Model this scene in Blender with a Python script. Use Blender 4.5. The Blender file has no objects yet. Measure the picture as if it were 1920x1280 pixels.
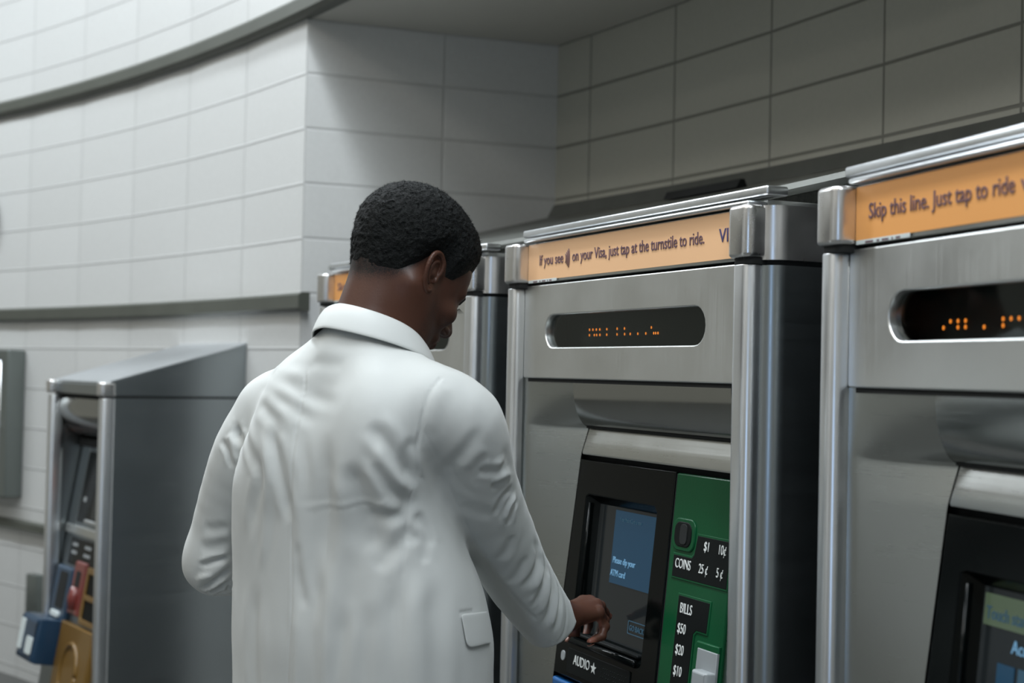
import bpy, bmesh, math, random
import numpy as np
from mathutils import Matrix, Vector
random.seed(4)
S = bpy.context.scene
COL = S.collection
ZC = 1.58                    # camera height
CX, CY = -1.3877, -0.9401    # centre of the curved wall
RL, RB = 11.83, 12.79        # radius of the curved wall, of the alcove's back wall
rad = math.radians

# ---------------------------------------------------------------- camera
def make_camera():
    p, r = rad(1.2544), rad(1.2389)
    fw = Vector((0, math.cos(p), math.sin(p)))
    up0 = Vector((0, -math.sin(p), math.cos(p)))
    rt0 = Vector((1, 0, 0))
    rt = rt0*math.cos(r) - up0*math.sin(r)
    rt = rt0*math.cos(r) + up0*math.sin(r)
    up = up0*math.cos(r) - rt0*math.sin(r)
    cd = bpy.data.cameras.new('camera')
    cam = bpy.data.objects.new('camera', cd); COL.objects.link(cam)
    M = Matrix((( rt.x, up.x, -fw.x, 9.26), (rt.y, up.y, -fw.y, 0.45), (rt.z, up.z, -fw.z, ZC), (0, 0, 0, 1)))
    cam.matrix_world = M
    cd.sensor_width = 36; cd.lens = 2652.87/1920*36
    cd.clip_start = 0.05; cd.clip_end = 100
    cd.dof.use_dof = True; cd.dof.focus_distance = 2.75; cd.dof.aperture_fstop = 3.2
    S.camera = cam
make_camera()

# ---------------------------------------------------------------- world, exposure, lamps
S.view_settings.view_transform = 'Standard'
S.view_settings.look = 'None'
S.view_settings.exposure = 0.09
S.view_settings.gamma = 1.0
S.view_settings.use_curve_mapping = False
w = bpy.data.worlds.new('hall_light'); S.world = w; w.use_nodes = True
w.node_tree.nodes['Background'].inputs[0].default_value = (0.66, 0.66, 0.58, 1)
w.node_tree.nodes['Background'].inputs[1].default_value = 0.34

def polar(R, deg, z=0.0):
    a = rad(deg); return Vector((CX+R*math.cos(a), CY+R*math.sin(a), z))

def area(name, R, deg, z, sx, sy, power, col=(1, 1, 1), aim=None):
    l = bpy.data.lights.new(name, 'AREA'); l.shape = 'RECTANGLE'; l.size = sx; l.size_y = sy
    l.energy = power; l.color = col
    o = bpy.data.objects.new(name, l); COL.objects.link(o)
    o.location = polar(R, deg, z); o.rotation_euler = (0, 0, rad(deg+90))
    if aim is not None:
        d = aim - o.location
        o.rotation_euler = d.to_track_quat('-Z', 'Y').to_euler()
    return o
LAMPS = [(11.05, 5, 86), (11.05, 17, 64), (11.05, 29, 72), (10.2, 42, 72), (10.2, 54, 76)]
for R, d, pw in LAMPS:
    area('lamp_glow', R, d, 4.60, 2.1, 0.30, pw, (0.88, 0.95, 1.0))
LAMPS2 = [(8.8, 8, 30), (8.8, 23, 20), (8.8, 38, 22), (6.4, 4, 24), (6.4, 24, 24)]
for R, d, pw in LAMPS2:
    area('lamp_glow', R, d, 4.60, 1.8, 0.5, pw, (1.0, 0.97, 0.90))
# added cool light, unseen behind the camera, for blue streaks on the posts
cool_lamp = area('added_cool_light', 1, 0, 1, 0.34, 2.4, 15, (0.42, 0.64, 1.0)); cool_lamp.location = (7.4, -2.6, 1.7)
cool_lamp.rotation_euler = Vector((0.45, 0.89, 0)).to_track_quat('-Z', 'Y').to_euler()

# ---------------------------------------------------------------- materials
def nmat(name):
    m = bpy.data.materials.new(name); m.use_nodes = True
    return m, m.node_tree, m.node_tree.nodes['Principled BSDF']
def mat(name, col, rough=0.5, metal=0.0, emit=None, estr=0.0, coat=0.0, spec=None, bump=None, vary=None, scale=None):
    m, nt, b = nmat(name)
    b.inputs['Base Color'].default_value = (*col, 1)
    b.inputs['Roughness'].default_value = rough
    b.inputs['Metallic'].default_value = metal
    if spec is not None: b.inputs['Specular IOR Level'].default_value = spec
    if coat: b.inputs['Coat Weight'].default_value = coat; b.inputs['Coat Roughness'].default_value = 0.08
    if emit: b.inputs['Emission Color'].default_value = (*emit, 1); b.inputs['Emission Strength'].default_value = estr
    if bump or vary:
        tc = nt.nodes.new('ShaderNodeTexCoord'); mp = nt.nodes.new('ShaderNodeMapping'); nz = nt.nodes.new('ShaderNodeTexNoise')
        nt.links.new(tc.outputs['Object'], mp.inputs[0]); nt.links.new(mp.outputs[0], nz.inputs['Vector'])
        mp.inputs['Scale'].default_value = scale or (1, 1, 1)
        nz.inputs['Scale'].default_value = 1.0; nz.inputs['Detail'].default_value = 5
        if bump:
            bp = nt.nodes.new('ShaderNodeBump'); bp.inputs['Strength'].default_value = bump[0]; bp.inputs['Distance'].default_value = bump[1]
            nt.links.new(nz.outputs['Fac'], bp.inputs['Height']); nt.links.new(bp.outputs[0], b.inputs['Normal'])
        if vary:
            cr = nt.nodes.new('ShaderNodeMixRGB'); cr.inputs[1].default_value = (*col, 1); cr.inputs[2].default_value = (*vary, 1)
            nt.links.new(nz.outputs['Fac'], cr.inputs[0]); nt.links.new(cr.outputs[0], b.inputs['Base Color'])
    return m
def steel_mat(name, col, r0, r1, streak=(3, 3, 220), var=0.12):
    m, nt, b = nmat(name)
    b.inputs['Metallic'].default_value = 1.0
    tc = nt.nodes.new('ShaderNodeTexCoord')
    mp = nt.nodes.new('ShaderNodeMapping'); mp.inputs['Scale'].default_value = streak
    nz = nt.nodes.new('ShaderNodeTexNoise'); nz.inputs['Scale'].default_value = 1.5; nz.inputs['Detail'].default_value = 4
    nt.links.new(tc.outputs['Object'], mp.inputs[0]); nt.links.new(mp.outputs[0], nz.inputs['Vector'])
    n2 = nt.nodes.new('ShaderNodeTexNoise'); n2.inputs['Scale'].default_value = 4.5; n2.inputs['Detail'].default_value = 6; n2.inputs['Roughness'].default_value = 0.65
    nt.links.new(tc.outputs['Object'], n2.inputs['Vector'])
    add = nt.nodes.new('ShaderNodeMath'); add.operation = 'ADD'
    nt.links.new(nz.outputs['Fac'], add.inputs[0]); nt.links.new(n2.outputs['Fac'], add.inputs[1])
    mr = nt.nodes.new('ShaderNodeMapRange'); mr.inputs[1].default_value = 0.7; mr.inputs[2].default_value = 1.3
    mr.inputs[3].default_value = r0; mr.inputs[4].default_value = r1
    nt.links.new(add.outputs[0], mr.inputs[0]); nt.links.new(mr.outputs[0], b.inputs['Roughness'])
    mx = nt.nodes.new('ShaderNodeMixRGB'); mx.inputs[1].default_value = (*[c*(1-var) for c in col], 1); mx.inputs[2].default_value = (*[min(1, c*(1+var*0.8)) for c in col], 1)
    nt.links.new(n2.outputs['Fac'], mx.inputs[0]); nt.links.new(mx.outputs[0], b.inputs['Base Color'])
    return m
def tile_mat(name, col, joint=0.05):
    m, nt, b = nmat(name); N = nt.nodes; L = nt.links
    uv = N.new('ShaderNodeUVMap'); uv.uv_map = 'UVMap'
    sep = N.new('ShaderNodeSeparateXYZ'); L.new(uv.outputs[0], sep.inputs[0])
    def line(out, w):
        fr = N.new('ShaderNodeMath'); fr.operation = 'FRACT'; L.new(out, fr.inputs[0])
        s = N.new('ShaderNodeMath'); s.operation = 'SUBTRACT'; s.inputs[1].default_value = 0.5; L.new(fr.outputs[0], s.inputs[0])
        a = N.new('ShaderNodeMath'); a.operation = 'ABSOLUTE'; L.new(s.outputs[0], a.inputs[0])
        r = N.new('ShaderNodeMapRange'); r.inputs[1].default_value = 0.5-w; r.inputs[2].default_value = 0.5-w*0.45
        L.new(a.outputs[0], r.inputs[0]); return r.outputs[0]
    lx = line(sep.outputs[0], 0.010); ly = line(sep.outputs[1], 0.030)
    mx = N.new('ShaderNodeMath'); mx.operation = 'MAXIMUM'; L.new(lx, mx.inputs[0]); L.new(ly, mx.inputs[1])
    fl = N.new('ShaderNodeVectorMath'); fl.operation = 'FLOOR'; L.new(uv.outputs[0], fl.inputs[0])
    wn = N.new('ShaderNodeTexWhiteNoise'); wn.noise_dimensions = '2D'; L.new(fl.outputs[0], wn.inputs['Vector'])
    c1 = N.new('ShaderNodeMixRGB'); c1.inputs[1].default_value = (*[c*0.97 for c in col], 1); c1.inputs[2].default_value = (*[c*1.02 for c in col], 1)
    L.new(wn.outputs['Value'], c1.inputs[0])
    tc = N.new('ShaderNodeTexCoord'); nz = N.new('ShaderNodeTexNoise'); nz.inputs['Scale'].default_value = 60; nz.inputs['Detail'].default_value = 3
    L.new(tc.outputs['Object'], nz.inputs['Vector'])
    c2 = N.new('ShaderNodeMixRGB'); c2.blend_type = 'MULTIPLY'; c2.inputs[0].default_value = 0.10
    L.new(c1.outputs[0], c2.inputs[1]); L.new(nz.outputs['Fac'], c2.inputs[2])
    c3 = N.new('ShaderNodeMixRGB'); c3.inputs[2].default_value = (*[c*joint*5 for c in col], 1)
    L.new(mx.outputs[0], c3.inputs[0]); L.new(c2.outputs[0], c3.inputs[1]); L.new(c3.outputs[0], b.inputs['Base Color'])
    inv = N.new('ShaderNodeMath'); inv.operation = 'SUBTRACT'; inv.inputs[0].default_value = 1; L.new(mx.outputs[0], inv.inputs[1])
    bp = N.new('ShaderNodeBump'); bp.inputs['Strength'].default_value = 0.6; bp.inputs['Distance'].default_value = 0.004
    L.new(inv.outputs[0], bp.inputs['Height']); L.new(bp.outputs[0], b.inputs['Normal'])
    b.inputs['Roughness'].default_value = 0.42
    return m
MT = {}
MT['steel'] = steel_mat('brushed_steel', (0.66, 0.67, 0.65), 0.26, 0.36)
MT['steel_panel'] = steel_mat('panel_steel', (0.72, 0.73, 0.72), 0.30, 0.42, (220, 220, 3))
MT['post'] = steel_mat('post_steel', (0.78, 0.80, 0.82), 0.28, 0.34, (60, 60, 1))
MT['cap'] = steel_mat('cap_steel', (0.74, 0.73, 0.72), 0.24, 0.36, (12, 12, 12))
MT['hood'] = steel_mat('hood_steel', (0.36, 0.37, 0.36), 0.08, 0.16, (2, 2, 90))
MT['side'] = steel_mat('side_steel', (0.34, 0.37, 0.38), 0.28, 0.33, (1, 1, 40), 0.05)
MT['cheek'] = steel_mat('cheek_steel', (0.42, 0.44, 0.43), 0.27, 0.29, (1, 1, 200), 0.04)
MT['orange'] = mat('orange_sign_paper', (0.80, 0.36, 0.10), 0.45, bump=(0.1, 0.001), scale=(6, 6, 6))
MT['orange2'] = mat('pale_orange_sign_paper', (0.88, 0.53, 0.29), 0.30, coat=0.2)
MT['ink'] = mat('purple_grey_ink', (0.13, 0.07, 0.09), 0.5)
MT['navy'] = mat('navy_ink', (0.05, 0.04, 0.13), 0.5)
MT['black'] = mat('black_gloss_plastic', (0.002, 0.003, 0.003), 0.16, spec=0.14)
MT['blackmat'] = mat('black_matt_plastic', (0.004, 0.0055, 0.0055), 0.5, spec=0.15)
MT['gap'] = mat('black_rubber_gap', (0.004, 0.005, 0.005), 0.8)
MT['green'] = mat('green_enamel', (0.003, 0.070, 0.024), 0.28, coat=0.04, spec=0.22, bump=(0.15, 0.001), scale=(260, 260, 260))
MT['white'] = mat('white_lettering', (0.72, 0.74, 0.72), 0.5)
MT['white_paper'] = mat('white_paper', (0.6, 0.66, 0.66), 0.5)
MT['blue'] = mat('blue_plastic', (0.01, 0.10, 0.30), 0.3, coat=0.3)
MT['navyplastic'] = mat('dark_blue_plastic', (0.008, 0.035, 0.075), 0.3, coat=0.3)
MT['yellow'] = mat('yellow_enamel', (0.15, 0.08, 0.012), 0.35, coat=0.3)
MT['red'] = mat('dark_red_plastic', (0.16, 0.03, 0.025), 0.3, coat=0.3)
MT['grey'] = mat('grey_plastic', (0.28, 0.30, 0.31), 0.4)
MT['dark_screen'] = mat('dark_screen_glass', (0.006, 0.008, 0.009), 0.12, emit=(0.35, 0.42, 0.45), estr=0.018, spec=0.35)
MT['blue_screen'] = mat('lit_blue_screen', (0.003, 0.012, 0.024), 0.12, emit=(0.02, 0.12, 0.24), estr=0.24)
MT['screen_text'] = mat('lit_screen_text', (0.1, 0.2, 0.3), 0.3, emit=(0.12, 0.27, 0.42), estr=0.55)
MT['screen_dim'] = mat('dim_screen_text', (0.01, 0.03, 0.05), 0.3, emit=(0.05, 0.12, 0.18), estr=0.38)
MT['screen_green'] = mat('lit_green_screen_band', (0.02, 0.03, 0.02), 0.2, emit=(0.07, 0.10, 0.06), estr=0.7)
MT['led'] = mat('amber_led', (0.6, 0.15, 0.02), 0.4, emit=(1.0, 0.26, 0.03), estr=2.2)
MT['led_off'] = mat('unlit_led_board', (0.012, 0.016, 0.015), 0.35)
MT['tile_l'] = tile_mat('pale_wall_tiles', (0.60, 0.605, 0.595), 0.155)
MT['tile_b'] = tile_mat('shade_darkened_tiles', (0.44, 0.435, 0.375), 0.08)  # back wall's tile made darker to put the alcove's shade into its colour
MT['trim'] = mat('grey_green_painted_trim', (0.09, 0.095, 0.08), 0.45, vary=(0.06, 0.065, 0.053), scale=(6, 6, 6))
MT['plaster'] = mat('grey_plaster', (0.50, 0.49, 0.45), 0.8)
MT['floor'] = mat('dark_grey_terrazzo', (0.06, 0.062, 0.06), 0.4, vary=(0.09, 0.09, 0.085), scale=(120, 120, 120))
MT['hallceil'] = mat('hall_ceiling_paint', (0.45, 0.46, 0.46), 0.8)
MT['roof'] = mat('dusty_steel_roof', (0.13, 0.135, 0.125), 0.42, metal=0.6, vary=(0.20, 0.205, 0.19), scale=(14, 14, 14), bump=(0.2, 0.002))
MT['concrete'] = mat('rough_dark_concrete', (0.14, 0.15, 0.135), 0.9, vary=(0.03, 0.03, 0.03), scale=(60, 60, 60), bump=(0.8, 0.01))
MT['lampwhite'] = mat('white_enamel', (0.7, 0.7, 0.7), 0.5)
def glass_mat():
    m = bpy.data.materials.new('smoked_glass'); m.use_nodes = True; nt = m.node_tree; nt.nodes.clear()
    o = nt.nodes.new('ShaderNodeOutputMaterial'); mx = nt.nodes.new('ShaderNodeMixShader'); fr = nt.nodes.new('ShaderNodeFresnel'); fr.inputs[0].default_value = 1.5
    t = nt.nodes.new('ShaderNodeBsdfTransparent'); t.inputs[0].default_value = (0.62, 0.66, 0.65, 1)
    g = nt.nodes.new('ShaderNodeBsdfGlossy'); g.inputs[1].default_value = 0.05; g.inputs[0].default_value = (0.8, 0.85, 0.85, 1)
    ge = nt.nodes.new('ShaderNodeNewGeometry'); iv = nt.nodes.new('ShaderNodeMath'); iv.operation = 'SUBTRACT'; iv.inputs[0].default_value = 1; nt.links.new(ge.outputs['Backfacing'], iv.inputs[1])
    ml = nt.nodes.new('ShaderNodeMath'); ml.operation = 'MULTIPLY'; nt.links.new(fr.outputs[0], ml.inputs[0]); nt.links.new(iv.outputs[0], ml.inputs[1]); nt.links.new(ml.outputs[0], mx.inputs[0]); nt.links.new(t.outputs[0], mx.inputs[1]); nt.links.new(g.outputs[0], mx.inputs[2]); nt.links.new(mx.outputs[0], o.inputs[0])
    return m
MT['glass'] = glass_mat()

# ---------------------------------------------------------------- helpers
def link(name, me, m, parent=None, smooth=False, ang=None):
    o = bpy.data.objects.new(name, me); COL.objects.link(o)
    if m is not None:
        me.materials.clear(); me.materials.append(m)
    if smooth: me.shade_smooth()
    if ang is not None:
        me.shade_smooth()
        try: me.set_sharp_from_angle(angle=rad(ang))
        except Exception: pass
    if parent is not None: o.parent = parent
    return o
def pydata(name, v, f, m, parent=None, smooth=False, ang=None):
    me = bpy.data.meshes.new(name); me.from_pydata([tuple(p) for p in v], [], f); me.update()
    return link(name, me, m, parent, smooth, ang)
def tag(o, label=None, cat=None, group=None, kind=None):
    if label: o['label'] = label
    if cat: o['category'] = cat
    if group: o['group'] = group
    if kind: o['kind'] = kind
    return o
def empty(name, loc, rz=0, label=None, cat=None, group=None):
    o = bpy.data.objects.new(name, None); COL.objects.link(o); o.empty_display_size = 0.1
    o.location = loc; o.rotation_euler = (0, 0, rz)
    return tag(o, label, cat, group)
def frame(origin, X, Y):
    X = Vector(X).normalized(); Y = Vector(Y).normalized(); N = X.cross(Y)
    return Matrix(((X.x, Y.x, N.x, origin[0]), (X.y, Y.y, N.y, origin[1]), (X.z, Y.z, N.z, origin[2]), (0, 0, 0, 1)))
FRONT = frame((0, 0, 0), (1, 0, 0), (0, 0, 1))    # local (u, z), normal towards -v
UP = frame((0, 0, 0), (1, 0, 0), (0, 1, 0))
DG = bpy.context.evaluated_depsgraph_get
def curve_mesh(cd):
    o = bpy.data.objects.new('tmp', cd); COL.objects.link(o)
    dg = DG(); dg.update(); me = bpy.data.meshes.new_from_object(o.evaluated_get(dg)); bpy.data.objects.remove(o)
    return me
def plate(name, outs, thick, W, m, parent=None, top=0.0, bev=0.002, ang=35, res=2):
    """flat shape with holes: outlines in local x/y of frame W, its front at height `top` along W's normal, `thick` deep"""
    cd = bpy.data.curves.new('c', 'CURVE'); cd.dimensions = '2D'; cd.fill_mode = 'BOTH'
    for pts in outs:
        sp = cd.splines.new('POLY'); sp.points.add(len(pts)-1)
        for i, (x, y) in enumerate(pts): sp.points[i].co = (x, y, 0, 1)
        sp.use_cyclic_u = True
    bev = min(bev, thick*0.45)
    cd.extrude = thick/2-bev; cd.bevel_depth = bev; cd.bevel_resolution = res; cd.offset = -bev
    me = curve_mesh(cd); bpy.data.curves.remove(cd)
    me.transform(W @ Matrix.Translation((0, 0, top-thick/2)))
    return link(name, me, m, parent, ang=ang)
def rrect(x0, y0, x1, y1, r=0.005, n=4):
    pts = []
    for cx, cy, a0 in ((x1-r, y1-r, 0), (x0+r, y1-r, 90), (x0+r, y0+r, 180), (x1-r, y0+r, 270)):
        for i in range(n+1):
            a = rad(a0+90*i/n); pts.append((cx+r*math.cos(a), cy+r*math.sin(a)))
    return pts
def rplate(name, x0, y0, x1, y1, thick, W, m, parent=None, top=0.0, bev=0.002, r=0.004, n=4):
    return plate(name, [rrect(min(x0,x1), min(y0,y1), max(x0,x1), max(y0,y1), r, n)], thick, W, m, parent, top, bev)
def text(name, s, x, y, size, W, m, parent, top=0.0, xs=1.0, thick=0.0006, shear=0, sp=1.0, bold=0, fit=None):
    cd = bpy.data.curves.new('t', 'FONT'); cd.body = s; cd.size = size; cd.extrude = thick; cd.shear = shear; cd.space_character = sp; cd.offset = bold
    cd.resolution_u = 3
    me = curve_mesh(cd); bpy.data.curves.remove(cd)
    if fit:
        xx = [v.co.x for v in me.vertices]; xs = fit/(max(xx)-min(xx)); x = x-min(xx)*xs
    me.transform(W @ Matrix.Translation((x, y, top)) @ Matrix.Diagonal((xs, 1, 1, 1)))
    return link(name, me, m, parent)
def box(name, a, b, m, parent=None, bev=0.003, seg=2):
    bm = bmesh.new(); bmesh.ops.create_cube(bm, size=1)
    for v in bm.verts:
        v.co = Vector([(a[i]+b[i])/2+v.co[i]*abs(b[i]-a[i]) for i in range(3)])
    if bev: bmesh.ops.bevel(bm, geom=bm.edges[:], offset=bev, segments=seg, affect='EDGES', profile=0.5)
    me = bpy.data.meshes.new(name); bm.to_mesh(me); bm.free()
    return link(name, me, m, parent, ang=35)
def tube(pts, r, n=10, closed=False):
    """tube mesh data along points; r a number or list"""
    V = []; F = []; P = [Vector(p) for p in pts]; k = len(P)
    for i, p in enumerate(P):
        t = (P[min(i+1, k-1)]-P[max(i-1, 0)]).normalized()
        a = t.orthogonal().normalized() if i == 0 else (a0 - t*a0.dot(t)).normalized()
        a0 = a; b = t.cross(a); rr = r[i] if isinstance(r, (list, tuple)) else r
        for j in range(n):
            q = 2*math.pi*j/n; V.append(p+(a*math.cos(q)+b*math.sin(q))*rr)
    for i in range(k-1):
        for j in range(n): F.append((i*n+j, i*n+(j+1) % n, (i+1)*n+(j+1) % n, (i+1)*n+j))
    F.append(tuple(range(n))[::-1]); F.append(tuple((k-1)*n+j for j in range(n)))
    return V, F
def merge(parts):
    V = []; F = []
    for v, f in parts:
        o = len(V); V += list(v); F += [tuple(i+o for i in q) for q in f]
    return V, F

# ---------------------------------------------------------------- the setting
ZR = 0.27    # a tile row edge lies here above the camera height (rows of 0.20)
def tile_wall(name, pts, zlo, zhi, m, u0=0.0):
    """pts: plan points with a tile coordinate each; flat facets between them"""
    V = []; F = []; UV = []
    for (p, u) in pts:
        V.append((p.x, p.y, zlo)); V.append((p.x, p.y, zhi)); UV.append((u, (zlo-ZC-ZR)/0.2)); UV.append((u, (zhi-ZC-ZR)/0.2))
    for i in range(len(pts)-1): F.append((2*i, 2*i+2, 2*i+3, 2*i+1))
    o = pydata(name, V, F, m)
    uv = o.data.uv_layers.new(name='UVMap')
    for l in o.data.loops: uv.data[l.index].uv = UV[l.vertex_index]
    tag(o, kind='structure'); return o
def sweep(name, prof, t0, t1, step, m, kind='structure'):
    """prof: list of (R, z) closed polygon swept around the hall's centre"""
    n = max(1, int(abs(t1-t0)/step)); V = []; F = []; k = len(prof)
    for i in range(n+1):
        t = t0+(t1-t0)*i/n
        for R, z in prof: V.append(polar(R, t, z))
    for i in range(n):
        for j in range(k): F.append((i*k+j, (i+1)*k+j, (i+1)*k+(j+1) % k, i*k+(j+1) % k))
    F.append(tuple(range(k))); F.append(tuple(n*k+j for j in range(k))[::-1])
    o = pydata(name, V, F, m, ang=30); 
    bm = bmesh.new(); bm.from_mesh(o.data); bmesh.ops.recalc_face_normals(bm, faces=bm.faces[:]); bm.to_mesh(o.data); bm.free()
    if kind: tag(o, kind=kind)
    return o
LT = [33.36+2.56*k for k in range(13)]
tile_wall('wall_left', [(polar(RL, t), 5.0+i) for i, t in enumerate(LT)], 0, ZC+1.31, MT['tile_l'])
tile_wall('wall_side', [(polar(RL, 33.36), 0.0), (polar(RL+0.515, 32.84), 1.0), (polar(RB, 32.37), 1.0+0.86)], 0, ZC+1.27, MT['tile_l'])
BT = [31.37-2.35*k for k in range(-0, 16)]
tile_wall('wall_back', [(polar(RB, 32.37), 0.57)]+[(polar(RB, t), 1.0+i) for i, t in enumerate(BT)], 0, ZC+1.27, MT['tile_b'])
UT = [33.36+2.56*k for k in range(-15, 13)]
tile_wall('wall_upper', [(polar(RL, t), 20.0+i) for i, t in enumerate(UT)], ZC+1.30, 5.6, MT['tile_l'])
# alcove ceiling, floor, hall ceiling
def sector(name, R0, R1, t0, t1, z, m, n=40, thick=0.05, up=1):
    o = sweep(name, [(R0, z), (R1, z), (R1, z+thick), (R0, z+thick)], t0, t1, abs(t1-t0)/n, m); return o
sector('ceiling', RL, RB+0.1, -10, 33.36, ZC+1.27, MT['plaster'])
sector('floor', 4.5, RB+0.3, -20, 66, -0.05, MT['floor'])
sector('ceiling_hall', 4.5, RL+0.3, -20, 66, 5.6, MT['hallceil'])
tile_wall('wall_opposite', [(polar(4.6, t), (66-t)/6.0) for t in range(66, -21, -3)], 0, 5.6, MT['tile_l'])
# cornice over the alcove and along the curved wall
sweep('trim_1', [(RL-0.045, ZC+1.285), (RL-0.03, ZC+1.27), (RL+0.01, ZC+1.268), (RL+0.01, ZC+1.345), (RL-0.03, ZC+1.345), (RL-0.045, ZC+1.33)], -5, 64.08, 1.28, MT['trim'])
sweep('trim_2', [(RL-0.035, ZC+0.215), (RL-0.02, ZC+0.205), (RL+0.01, ZC+0.205), (RL+0.01, ZC+0.272), (RL-0.02, ZC+0.272), (RL-0.035, ZC+0.262)], 33.1, 64.08, 1.28, MT['trim'])
sweep('trim_3', [(RL-0.035, ZC-0.835), (RL+0.01, ZC-0.84), (RL+0.01, ZC-0.79), (RL-0.035, ZC-0.80)], 35.92, 64.08, 1.28, MT['trim'])
# sloping steel roof from the machines up to the back wall
roof = sweep('machine_housing_roof', [(RL+0.05, ZC+0.345), (RL+0.03, ZC+0.352), (RL+0.035, ZC+0.364), (RL+0.06, ZC+0.37), (RB-0.12, ZC+0.575), (RB-0.03, ZC+0.60), (RB-0.004, ZC+0.65), (RB-0.003, ZC+0.54), (RB-0.1, ZC+0.53)], 5, 32.6, 0.6, MT['roof'], kind=None)
tag(roof, 'long dusty grey steel cover sloping up from the ticket machines to the alcove back wall', 'cover')
fas = sweep('fascia_beam', [(RL+0.16, ZC+0.295), (RL+0.16, ZC+0.372), (RL+0.22, ZC+0.392), (RL+0.22, ZC+0.295)], 5, 32.6, 0.6, MT['concrete'], kind=None)
tag(fas, 'rough dark beam seen in the gap behind the machine tops under the sloping cover', 'beam')
cs = sweep('cable_cover', [(RB-0.18, ZC+0.565), (RB-0.165, ZC+0.592), (RB-0.15, ZC+0.592), (RB-0.14, ZC+0.57)], 26.3, 28.1, 0.5, MT['gap'], kind=None)
tag(cs, 'thin black strip lying on the sloping cover close to the alcove back wall', 'strip')

# lamps hanging over the wall (outside the picture, the place's own light)
def ceiling_lamp(R, d, w, ln, label):
    t = empty('ceiling_light', polar(R, d, 4.62), rad(d+90), label, 'ceiling light', 'lamps under the hall ceiling')
    box('lamp_housing', (-ln/2-.03, -w/2-.03, 0.0), (ln/2+.03, w/2+.03, 0.09), MT['lampwhite'], t, 0.01)
    for s in (-1, 1):
        V, F = tube([(s*ln*.35, 0, .08), (s*ln*.35, 0, 0.98)], .008, 6); pydata('hanger', V, F, MT['steel'], t)
for R, d, _ in LAMPS: ceiling_lamp(R, d, .30, 2.1, 'long ceiling light hanging in front of the curved tiled wall')
for R, d, _ in LAMPS2: ceiling_lamp(R, d, .5, 1.8, 'long ceiling light hanging over the middle of the hall')
# ---------------------------------------------------------------- ticket machines
FN = Vector((0, -0.9956, 0.0933))                       # the control fascia leans back at its top
FAS = frame((0, 0.075, ZC-0.18), (1, 0, 0), (0, 0.0933, 0.9956))   # local (u, s): s is 0 at the fascia top
def fy(z): return (z+0.18)/0.9956                       # height relative to the camera -> s on the fascia
def recess(z):
    """how far the surface under the display panel lies behind it, by height"""
    if z > -0.118:
        t = min(1, max(0, (-z-0.012)/0.106)); return 0.050+0.042*(1-math.sqrt(max(0, 1-t*t)))
    if z > -0.18: return 0.092-0.017*(-z-0.118)/0.062
    if z > -0.70: return 0.075-(-0.18-z)*0.09375
    return 0.0262
def cheek(name, ua, ub, flip, m, parent):
    zs = [-0.012-0.106*math.sin(rad(9*i)) for i in range(11)]+[-0.121, -0.125, -0.13, -0.14, -0.15, -0.16, -0.17, -0.175, -0.18, -0.185, -0.195, -0.22, -0.25, -0.35, -0.5, -0.69, -0.72, -1.0, -1.36]
    V = []; F = []; n = 12
    for z in zs:
        e = ub-(0.029*min(1, max(0, (-z-0.118)/0.5)) if not flip else 0)
        for j in range(n+1):
            t = j/n; s = t*t/0.24 if t < 0.12 else 0.06+(t-0.12)/0.88*0.94
            V.append((ua+(e-ua)*t, 0.004+(sum(recess(min(-0.012, z+q)) for q in (-.006, -.003, 0, .003, .006))/5-0.004)*s, ZC+z))
    for i in range(len(zs)-1):
        for j in range(n):
            a = i*(n+1)+j; F.append((a, a+n+1, a+n+2, a+1))
    return pydata(name, V, F, m, parent, ang=50)
def strip_surface(name, u0, u1, zs, m, parent, dv=0.0):
    V = []; F = []
    for z in zs:
        V.append((u0, recess(z)+dv, ZC+z)); V.append((u1, recess(z)+dv, ZC+z))
    for i in range(len(zs)-1): F.append((2*i, 2*i+2, 2*i+3, 2*i+1))
    return pydata(name, V, F, m, parent, ang=60)
def star(cx, cy, r):
    return [(cx+(r if i % 2 == 0 else r*.42)*math.sin(math.pi*i/5), cy+(r if i % 2 == 0 else r*.42)*math.cos(math.pi*i/5)) for i in range(10)]
def stadium(x0, x1, y0, y1, n=10):
    r = (y1-y0)/2; cy = (y0+y1)/2; rx = r*1.0; pts = []
    for i in range(n+1):
        a = rad(-90+180*i/n); pts.append((x1-rx+rx*math.cos(a), cy+r*math.sin(a)))
    for i in range(n+1):
        a = rad(90+180*i/n); pts.append((x0+rx+rx*math.cos(a), cy+r*math.sin(a)))
    return pts

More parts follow.
